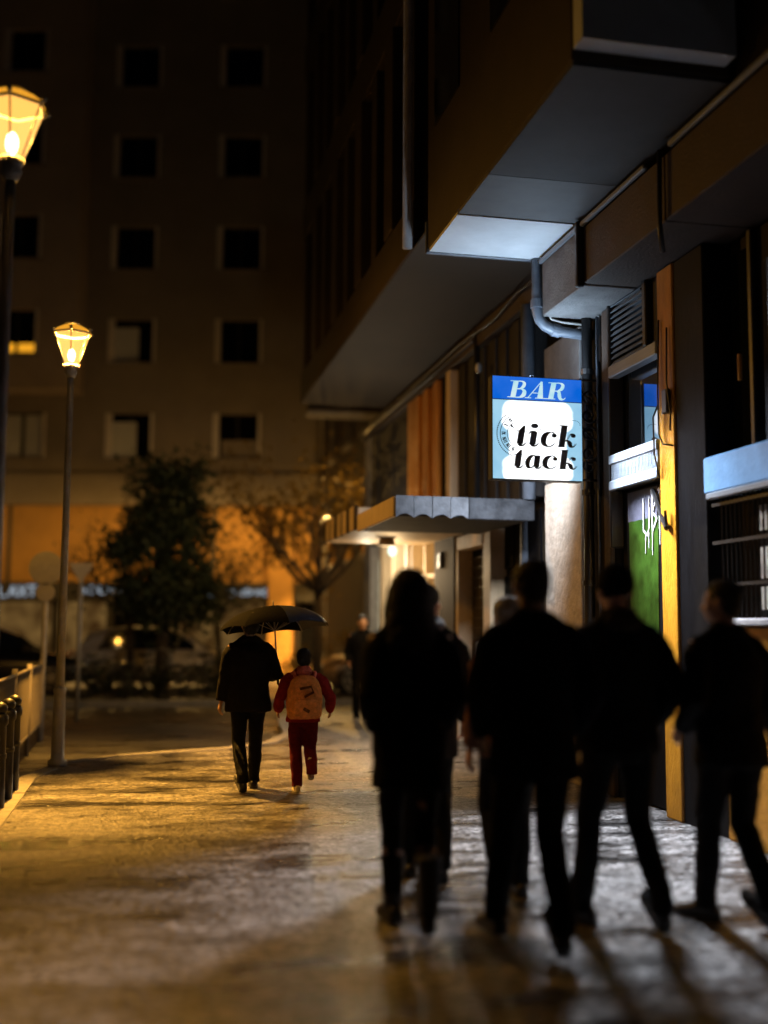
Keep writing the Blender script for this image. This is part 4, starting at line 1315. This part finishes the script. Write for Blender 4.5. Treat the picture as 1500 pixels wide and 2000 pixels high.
def rings(spec, lean, n=20, grow=0.):
    """spec: z, rx, ry, (cx, cy) -> elliptical rings; lean tips the upper part forward"""
    out = []
    for z, rx, ry, *c in spec:
        cx, cy = c if c else (0, 0)
        cy += lean * max(0, z - .95)
        out.append([(cx + (rx + grow) * cos(2 * pi * k / n), cy + (ry + grow) * sin(2 * pi * k / n), z) for k in range(n)])
    return out

def hand(mb, w, d, palm, side, curl=.5):
    """palm and five fingers; d along the forearm, palm = palm normal, side = towards the thumb"""
    d, palm = V(d).normalized(), V(palm)
    palm = (palm - d * palm.dot(d)).normalized()
    th = d.cross(palm).normalized() * side
    w = V(w)
    mb.tube([w - d * .02, w + d * .02, w + d * .05, w + d * .088], [.024, .030, .039, .037], 10, .48, th)
    for k, (off, ln) in enumerate(((.028, .066), (.0095, .074), (-.0095, .069), (-.028, .054))):
        p = w + d * .082 + th * off
        q, dd = p, d.copy()
        pts = [w + d * .05 + th * off * .8, p]
        for j, fr_ in enumerate((.45, .32, .25)):
            a = curl * (.5 + .45 * j) + .08 * k
            dd = (d * cos(a) + palm * sin(a)).normalized()
            q = q + dd * ln * fr_
            pts.append(q)
        mb.tube(pts, [.0095, .0098, .0092, .0086, .0072], 8)
    p = w + d * .022 + th * .024
    pts = [w + d * .01 + th * .01, p, p + (d * .6 + th * .7 + palm * .25).normalized() * .034, p + (d * .6 + th * .7 + palm * .25).normalized() * .034 + (d * .85 + th * .25 + palm * .45).normalized() * .03]
    mb.tube(pts, [.013, .0125, .0108, .0085], 8)

def person(label, loc, face_deg, H, feet, hands, lean=.04, head_yaw=0., head_tilt=0., outfit=None, vox=.009, group=None, bulk=1., curl=.5, shoulders=.178, elbow=.35):
    s = H / 1.75
    of = outfit or {}
    mb = MB()
    hipz = .93 + of.get('hip', 0)
    sh_y = lean * .5
    def skin_leg(side, f):
        hip = V((side * .09, 0, hipz))
        ank = V((f[0], f[1], f[2] + .085))
        kn, an = ik(hip, ank, .435, .425, (side * .08 + .0, 1, 0))
        return hip, kn, an
    legs = [skin_leg(sd, f) for sd, f in zip((-1, 1), feet)]
    arms = []
    for sd, h in zip((-1, 1), hands):
        sh = V((sd * shoulders, sh_y - .005, 1.405))
        el, wr = ik(sh, V(h), .29, .255, (sd * elbow, -1.1, -.1))
        arms.append((sh, el, wr))
    # --- body
    mb.loft(rings([(.84, .13, .095), (.93, .165, .115), (1.05, .138, .098), (1.16, .142, .1), (1.28, .165, .112), (1.38, .17, .105), (1.44, .125, .08), (1.48, .07, .065)], lean))
    hd = V((0, lean * .62 + .012, 1.635))
    rot = Matrix.Rotation(R(head_yaw), 3, 'Z') @ Matrix.Rotation(R(head_tilt), 3, 'X')
    def Hh(x, y, z): return hd + rot @ V((x, y, z))
    mb.tube([(0, lean * .5 - .01, 1.42), tuple((V((0, lean * .55, 1.5)))), tuple(Hh(0, -.01, -.05))], [.068, .056, .055], 14)
    mb.ell(Hh(0, -.008, .03), .076, .095, .088, 18, 12, rot)           # skull
    mb.ell(Hh(0, .022, -.03), .062, .07, .075, 16, 10, rot)             # face
    mb.ell(Hh(0, .05, -.078), .036, .034, .03, 12, 8, rot)              # chin
    mb.ell(Hh(0, .078, .012), .05, .016, .014, 12, 6, rot)              # brow
    mb.tube([Hh(0, .083, .01), Hh(0, .098, -.018), Hh(0, .104, -.034), Hh(0, .082, -.04)], [.009, .012, .015, .011], 8)
    mb.ell(Hh(0, .082, -.06), .022, .012, .007, 10, 6, rot)             # lips
    mb.ell(Hh(0, .08, -.069), .019, .012, .007, 10, 6, rot)
    for sd in (-1, 1):
        mb.ell(Hh(sd * .079, -.005, -.008), .011, .02, .033, 10, 8, rot)
        mb.ell(Hh(sd * .040, .062, -.03), .022, .02, .02, 10, 8, rot)
    for sd, (hip, kn, an), f in zip((-1, 1), legs, feet):
        mid = (hip + kn) / 2
        m2 = kn * .65 + an * .35 + V((0, -.012, 0))
        mb.tube([hip + V((0, 0, .02)), mid, kn, m2, an, an - V((0, 0, .03))], [.082, .07, .052, .054, .036, .036], 14)
        mb.tube([an - V((0, .03, .045)), an + V((0, .05, -.05)), an + V((0, .13, -.062))], [.032, .034, .022], 10)
    for sd, (sh, el, wr), i in zip((-1, 1), arms, (0, 1)):
        d = (wr - el).normalized()
        mb.tube([V((sd * .09, sh.y, 1.41)), sh, (sh + el) / 2, el, (el * .65 + wr * .35), wr], [.055, .052, .043, .037, .036, .025], 12)
        hand(mb, wr, d, V((-sd, .15, 0)), sd, curl)
    def fin(m_):
        m_.v = [(x * s, y * s, z * s) for x, y, z in m_.v]
        return m_
    o = sculpt(fin(mb), "person", of.get('skin', M['skin']), vox * .85, None, 2, None, loc, R(face_deg))
    tag(o, label, "person", group)
    def piece(mb, name, m, vx=vox, it=3, disp=None):
        return sculpt(fin(mb), name, m, vx, o, it, disp)
    # eyes
    for sd in (-1, 1):
        e = MB()
        e.ell(Hh(sd * .031, .074, .0), .013, .012, .011, 10, 8, rot)
        eo = fin(e).build("eye", M['eye'], o, True, True)
        e2 = MB()
        e2.ell(Hh(sd * .031, .0845, .0), .0055, .003, .0055, 8, 6, rot)
        fin(e2).build("iris", M['iris'], eo, True, True)
    # --- trousers
    tr = MB()
    lw = of.get('leg', 1.)
    tr.loft(rings([(.80, .15, .10), (.9, .175, .125), (1.0, .165, .12), (1.06, .155, .112)], lean))
    for sd, (hip, kn, an), f in zip((-1, 1), legs, feet):
        mid = (hip + kn) / 2
        m2 = (kn + an) / 2 + V((0, -.012, 0))
        tr.tube([hip + V((0, 0, .05)), hip - V((0, 0, .05)), mid, kn, m2, an + V((0, -.005, .03)), an + V((0, -.008, -.03))], [.10, .102, .085 * lw, .068 * lw, .066 * lw, .058 * lw, .06 * lw], 16)
    piece(tr, "trousers", of['trousers'], vox, 2, ((.09, .016), (.035, .006)))
    # --- shoes
    for f, (hip, kn, an) in zip(feet, legs):
        toe = f[3] if len(f) > 3 else 0.        # heel lift: pitch of the foot, degrees
        ry = Matrix.Rotation(R(-toe), 3, 'X')
        rz_ = Matrix.Rotation(R(f[4] if len(f) > 4 else 0), 3, 'Z')
        def F(x, y, z): return an + rz_ @ (ry @ V((x, y, z - .085)))
        sh = MB()
        rr = []
        for y, hw, z0, z1 in ((-.085, .022, .012, .05), (-.075, .034, 0, .075), (-.03, .038, 0, .105), (.02, .039, 0, .10), (.07, .044, 0, .075), (.12, .047, 0, .058), (.16, .04, .004, .048), (.185, .022, .012, .036)):
            rr.append([tuple(F(hw * 1.05 * cos(q), y, (z0 + z1) / 2 + (z1 - z0) / 2 * sin(q) * (1 if sin(q) > 0 else 1.0))) for q in [2 * pi * k / 14 for k in range(14)]])
        sh.loft(rr)
        if of.get('boot'):
            sh.tube([an + V((0, -.01, -.02)), an + V((0, -.012, .16)), an + V((0, -.012, .24))], [.05, .058, .064], 12)
        so = piece(sh, "shoe", of['shoe'], vox * .8, 2)
        sole = MB()
        pts2 = []
        for y, hw in ((-.088, .018), (-.07, .037), (-.02, .04), (.04, .042), (.1, .05), (.15, .046), (.19, .018)):
            pts2.append((hw, y))
        P2 = pts2 + [(-a, b) for a, b in pts2[::-1]]
        sole.prism(P2, lambda u, v, d: tuple(F(u, v, d)), 0., .018)
        fin(sole).build("sole", of.get('sole', of['shoe']), so, False, True)
    # --- jacket or coat
    hem = of.get('hem', .80)
    fl = of.get('flare', 1.)
    j = MB()
    k_ = bulk
    spec = [(hem, .19 * fl * k_, .145 * fl * k_), ((hem + .95) / 2, .19 * (fl + 1) / 2 * k_, .145 * (fl + 1) / 2 * k_), (.98, .178 * k_, .138 * k_), (1.1, .172 * k_, .130 * k_), (1.25, .192 * k_, .138 * k_), (1.36, .188 * k_, .130 * k_), (1.42, .150 * k_, .108 * k_), (1.465, .095, .085), (1.49, .08, .075), (1.515, .074, .072)]
    if of.get('waist'):
        spec[3] = (1.1, .158 * k_, .12 * k_)
    j.loft(rings(spec, lean, 28))
    sw = of.get('sleeve', 1.)
    for sd, (sh, el, wr) in zip((-1, 1), arms):
        d = (wr - el).normalized()
        j.tube([V((sd * .07, sh.y, 1.40)), sh + V((-sd * .012, 0, -.012)), (sh * .8 + el * .2), (sh * .5 + el * .5), el, (el + wr) / 2, wr - d * .015], [.075, .066 * sw, .07 * sw, .066 * sw, .060 * sw, .055 * sw, .046 * sw], 16)
        j.tube([V((sd * .02, lean * .5 - .01, 1.485)), V((sd * .09, sh.y, 1.435)), sh + V((-sd * .02, 0, .0))], [.068, .066, .055], 14)
    jk = piece(j, "coat" if hem < .7 else "jacket", of['jacket'], vox, 3, ((.13, .03), (.05, .011)))
    if of.get('collar'):
        c = MB()
        c.tube([(0, lean * .5 - .012, 1.44), (0, lean * .5 - .012, 1.5), (0, lean * .55 - .012, 1.545)], [.10, .092, .088], 16)
        c.ell((0, lean * .5 - .075, 1.475), .105, .06, .06)
        piece(c, "collar", of['collar'], vox, 3, ((.05, .012),))
    if of.get('scarf'):
        c = MB()
        c.tube([(0.085 * cos(q), lean * .55 + .085 * sin(q), 1.5 + .015 * sin(2 * q)) for q in [2 * pi * k / 16 for k in range(17)]], .042, 10)
        c.tube([(.05, lean * .5 + .1, 1.48), (.07, .16, 1.35), (.07, .165, 1.1), (.08, .16, .95)], [.04, .05, .05, .05], 10, .4)
        c.tube([(-.04, -.07, 1.5), (-.05, -.145, 1.40), (-.06, -.165, 1.15)], [.04, .05, .05], 10, .4)
        piece(c, "scarf", of['scarf'], vox, 2, ((.03, .012),))
    # --- hair or hat
    ht, hm = of.get('hair', 'short'), of.get('hair_mat', M['hair_black'])
    hr = MB()
    if ht == 'short':
        hr.ell(Hh(0, -.016, .042), .084, .098, .085, 18, 12, rot)
        hr.ell(Hh(0, -.045, .0), .076, .062, .085, 16, 10, rot)
        piece(hr, "hair", hm, vox * .8, 2, ((.018, .012), (.05, .012)))
    elif ht == 'full':
        hr.ell(Hh(0, -.02, .045), .094, .106, .092, 18, 12, rot)
        hr.ell(Hh(0, -.045, -.01), .088, .07, .095, 16, 10, rot)
        piece(hr, "hair", hm, vox * .8, 2, ((.018, .014), (.05, .016)))
    elif ht == 'long':
        hr.ell(Hh(0, -.02, .035), .102, .112, .102, 18, 12, rot)
        hr.loft([[tuple(Hh(rx * cos(q) + cx, ry * sin(q) + cy, z)) for q in [2 * pi * k / 18 for k in range(18)]] for z, rx, ry, cx, cy in ((.04, .10, .085, 0, -.045), (-.06, .108, .085, 0, -.055), (-.14, .115, .075, 0, -.068), (-.22, .128, .062, 0, -.085), (-.32, .118, .045, 0, -.095), (-.37, .08, .025, 0, -.09))])
        for sd in (-1, 1):
            hr.tube([Hh(sd * .08, .0, .04), Hh(sd * .098, .005, -.06), Hh(sd * .1, .03, -.16), Hh(sd * .09, .06, -.26)], [.03, .034, .036, .02], 10)
        piece(hr, "hair", hm, vox * .8, 2, ((.02, .014), (.07, .02)))
    elif ht == 'beanie':
        hr.ell(Hh(0, -.014, .045), .092, .104, .095, 18, 12, rot)
        hr.loft([[tuple(Hh(.093 * cos(q), -.012 + .106 * sin(q), z)) for q in [2 * pi * k / 20 for k in range(20)]] for z in (.0, .045)])
        piece(hr, "knitted_hat", hm, vox * .8, 2, ((.02, .006),))
    elif ht == 'bob':
        hr.ell(Hh(0, -.018, .04), .096, .108, .096, 18, 12, rot)
        hr.loft([[tuple(Hh(rx * cos(q), ry * sin(q) + cy, z)) for q in [2 * pi * k / 18 for k in range(18)]] for z, rx, ry, cy in ((.03, .096, .085, -.04), (-.05, .1, .085, -.045), (-.12, .095, .07, -.045))])
        piece(hr, "hair", hm, vox * .8, 2, ((.02, .014), (.05, .016)))
    return o

BLK, NAV, JET, DEN = M['black_cloth'], M['navy_cloth'], M['jet_cloth'], M['dark_denim']
GR = "people walking towards the bar sign"
# woman in a long coat, mid step, hands in her pockets
person("person with long dark hair in a flared black coat, leftmost of the walking group", (1.31, 5.46, 0), -4, 1.755,
       ((-.05, .24, 0, 0, 8), (.045, -.25, .10, -48, 0)), ((-.165, .10, .97), (.165, .10, .97)), .05, -6, 0,
       dict(jacket=BLK, hem=.70, flare=1.08, trousers=JET, leg=.86, shoe=M['black_shoe'], boot=True, hair='long', waist=True), .010, GR, .93, .5, .165)
# man in the middle, one heel lifted
person("person with short black hair in dark navy jacket, mid stride beside the flared coat", (1.83, 5.12, 0), 0, 1.80,
       ((-.11, .26, .0, 0, 6), (.045, -.22, .06, -36, -4)), ((-.215, .10, .95), (.215, .10, .95)), .05, 4, 0,
       dict(jacket=NAV, hem=.76, flare=1.02, trousers=DEN, leg=.98, shoe=M['black_shoe'], hair='short', sleeve=1.1), .010, GR, 1.1, .5, .182, .75)
# man in knitted hat with fleece collar
person("person in knitted hat and black padded jacket with brown collar, legs apart", (2.38, 5.40, 0), 3, 1.79,
       ((-.15, .14, 0, 0, 30), (.13, -.16, .045, -30, -6)), ((-.215, .10, .96), (.215, .10, .96)), .03, -4, 0,
       dict(jacket=JET, hem=.84, flare=.98, trousers=JET, leg=.95, shoe=M['black_shoe'], hair='beanie', hair_mat=M['black_cloth'], collar=M['tan_collar'], sleeve=1.16), .010, GR, 1.12, .5, .182, .7)
# man at the right edge, arm hanging
person("person in a black jacket at the right edge of the walking group, head turned left", (2.96, 5.33, 0), 8, 1.73,
       ((-.06, .17, 0, 0, 20), (.07, -.18, .05, -30, 0)), ((-.22, .12, .98), (.33, .0, .82)), .06, 38, 0,
       dict(jacket=JET, hem=.80, flare=1.05, trousers=JET, leg=1., shoe=M['black_shoe'], hair='short', sleeve=1.08), .010, GR, 1.06)
# two people ahead, half hidden by the group
person("person with dark hair and speckled grey scarf, just ahead of the long haired walker", (1.68, 6.62, 0), -10, 1.74,
       ((-.09, .12, 0), (.09, -.10, .03, -18)), ((-.2, .14, 1.0), (.24, .08, .92)), .05, -62, 8,
       dict(jacket=M['olive_cloth'], hem=.72, flare=1.05, trousers=JET, shoe=M['black_shoe'], hair='bob', scarf=M['grey_scarf']), .012, GR)
person("grey haired person with bare left hand hanging, hidden behind the navy jacket", (2.02, 6.05, 0), 0, 1.64,
       ((-.09, -.08, .03, -18), (.09, .12, 0)), ((-.235, .05, .84), (.23, .05, .84)), .05, 0, 0,
       dict(jacket=M['brown_knit'], hem=.82, trousers=JET, shoe=M['black_shoe'], hair='full', hair_mat=M['hair_grey']), .012, GR, 1., .75)
# adult with the umbrella and the child
person("adult under the dark umbrella in a dark olive jacket, holding the child's side", (.98, 10.4, 0), 2, 1.60,
       ((-.07, -.20, .05, -28, 8), (.09, .20, 0, 0, -6)), ((-.27, .05, .86), (.20, .20, 1.12)), .04, 10, 0,
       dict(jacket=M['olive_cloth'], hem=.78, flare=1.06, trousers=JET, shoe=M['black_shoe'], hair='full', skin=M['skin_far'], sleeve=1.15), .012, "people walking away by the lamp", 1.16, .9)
CH = (1.47, 10.3, 0)
person("child in a red jacket and dark red trousers with white trainers, one foot lifted", CH, 0, 1.27,
       ((-.06, .06, 0), (.06, -.36, .20, -72)), ((-.30, .14, .98), (.36, .14, .98)), .06, 0, 0,
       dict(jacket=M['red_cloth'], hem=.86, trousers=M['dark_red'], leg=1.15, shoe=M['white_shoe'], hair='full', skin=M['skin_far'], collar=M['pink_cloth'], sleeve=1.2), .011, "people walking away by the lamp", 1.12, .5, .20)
person("small distant person in a dark coat facing the street beside the lit entrance", (3.40, 17.4, 0), 168, 1.66,
       ((-.09, .03, 0), (.09, -.05, 0)), ((-.22, .15, .98), (.22, .15, .98)), .03, 8, 0,
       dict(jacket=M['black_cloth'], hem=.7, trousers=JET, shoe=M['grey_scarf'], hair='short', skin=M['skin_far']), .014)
# backpack
bp = thing("backpack", (1.47, 10.2, .78), "orange backpack with coral straps on the child's back", "backpack")
def soft(mb, n, m, par): return sculpt(mb, n, m, .010, par, 4, ((.05, .012),))
def off(mb): 
    mb.v = [(x - 1.47, y - 10.2, z - .78) for x, y, z in mb.v]
    return mb
q = MB()
q.loft([[(1.455 + rx * cos(a), 10.135 + ry * sin(a), z) for a in [2 * pi * k / 18 for k in range(18)]] for z, rx, ry in ((.66, .13, .07), (.68, .155, .088), (.80, .165, .095), (.92, .155, .085), (1.0, .125, .07), (1.045, .07, .045))])
soft(off(q), "pack", M['orange_cloth'], bp)
q = MB()
q.loft([[(1.455 + rx * cos(a), 10.055 + ry * sin(a), z) for a in [2 * pi * k / 16 for k in range(16)]] for z, rx, ry in ((.67, .11, .03), (.70, .122, .045), (.80, .118, .045), (.835, .1, .03))])
soft(off(q), "front_pocket", M['orange_cloth'], bp)
q = MB().tube([(1.40, 10.04, .93), (1.50, 10.035, .95), (1.52, 10.033, .9), (1.44, 10.03, .86)], .012, 6).tube([(1.43, 10.0, .76), (1.48, 9.998, .73)], .014, 6)
off(q).build("printed_mark", M['orange_dark'], bp, True, True)
for sx in (-1, 1):
    q = MB().tube([(1.465 + sx * .085, 10.19, 1.02), (1.465 + sx * .10, 10.22, 1.065), (1.465 + sx * .105, 10.30, 1.06), (1.465 + sx * .12, 10.36, .98), (1.465 + sx * .15, 10.34, .84), (1.465 + sx * .15, 10.2, .73)], .022, 8, .5)
    off(q).build("strap", M['pink_cloth'], bp, True, True)
q = MB().tube([(1.44, 10.15, 1.04), (1.44, 10.15, 1.085), (1.49, 10.15, 1.085), (1.49, 10.15, 1.04)], .010, 6)
off(q).build("handle", M['pink_cloth'], bp, True, True)
# umbrella, tipped a little towards the child
U = thing("umbrella", (1.21, 10.42, 1.46), "dark open umbrella held over the adult and child", "umbrella")
U.rotation_euler = (R(-6), R(-3), R(8))
RAD, HT = .52, .21
def dome(t, a):
    r = RAD * math.sin(t * 1.25) / math.sin(1.25)
    z = HT * (math.cos(t * 1.25) - math.cos(1.25)) / (1 - math.cos(1.25))
    return V((r * cos(a), r * sin(a), z))
for k in range(8):
    a0, a1 = 2 * pi * k / 8, 2 * pi * (k + 1) / 8
    vs, fs = [], []
    nu, nv = 8, 8
    for j in range(nv + 1):
        t = .03 + .97 * j / nv
        for i in range(nu + 1):
            u = i / nu
            a = a0 + (a1 - a0) * u
            p = dome(t, a)
            sag = math.sin(pi * u) * t * t
            p = V((p.x * (1 - .07 * sag), p.y * (1 - .07 * sag), p.z - .02 * sag * (1 - t) + .022 * sag * t))
            vs.append(p)
    top = len(vs)
    vs += [v_ * .994 - V((0, 0, .002)) for v_ in vs]
    for j in range(nv):
        for i in range(nu):
            b = j * (nu + 1) + i
            fs.append((b, b + 1, b + nu + 2, b + nu + 1))
            fs.append((top + b, top + b + nu + 1, top + b + nu + 2, top + b + 1))
    MB().add(vs, fs).build("canopy_panel", M['umb_blue'] if k in (7, 0, 6) else M['umb_black'], U, True, True)
    MB().tube([tuple(dome(t, a0) * .985) for t in (.03, .3, .6, .85, 1.0)], .004, 5).build("rib", M['light_metal'], U, True, True)
    MB().tube([(0, 0, -.02), tuple(dome(.55, a0) * .975)], .003, 5).build("stretcher", M['light_metal'], U, True, True)
MB().tube([(0, 0, HT + .05), (0, 0, HT), (0, 0, -.42)], [.004, .008, .008], 8).build("shaft", M['light_metal'], U, True, True)
MB().tube([(0, 0, -.42), (0, 0, -.5), (.02, 0, -.535), (.05, 0, -.53), (.06, 0, -.5)], .012, 8).build("handle", M['black_shoe'], U, True, True)
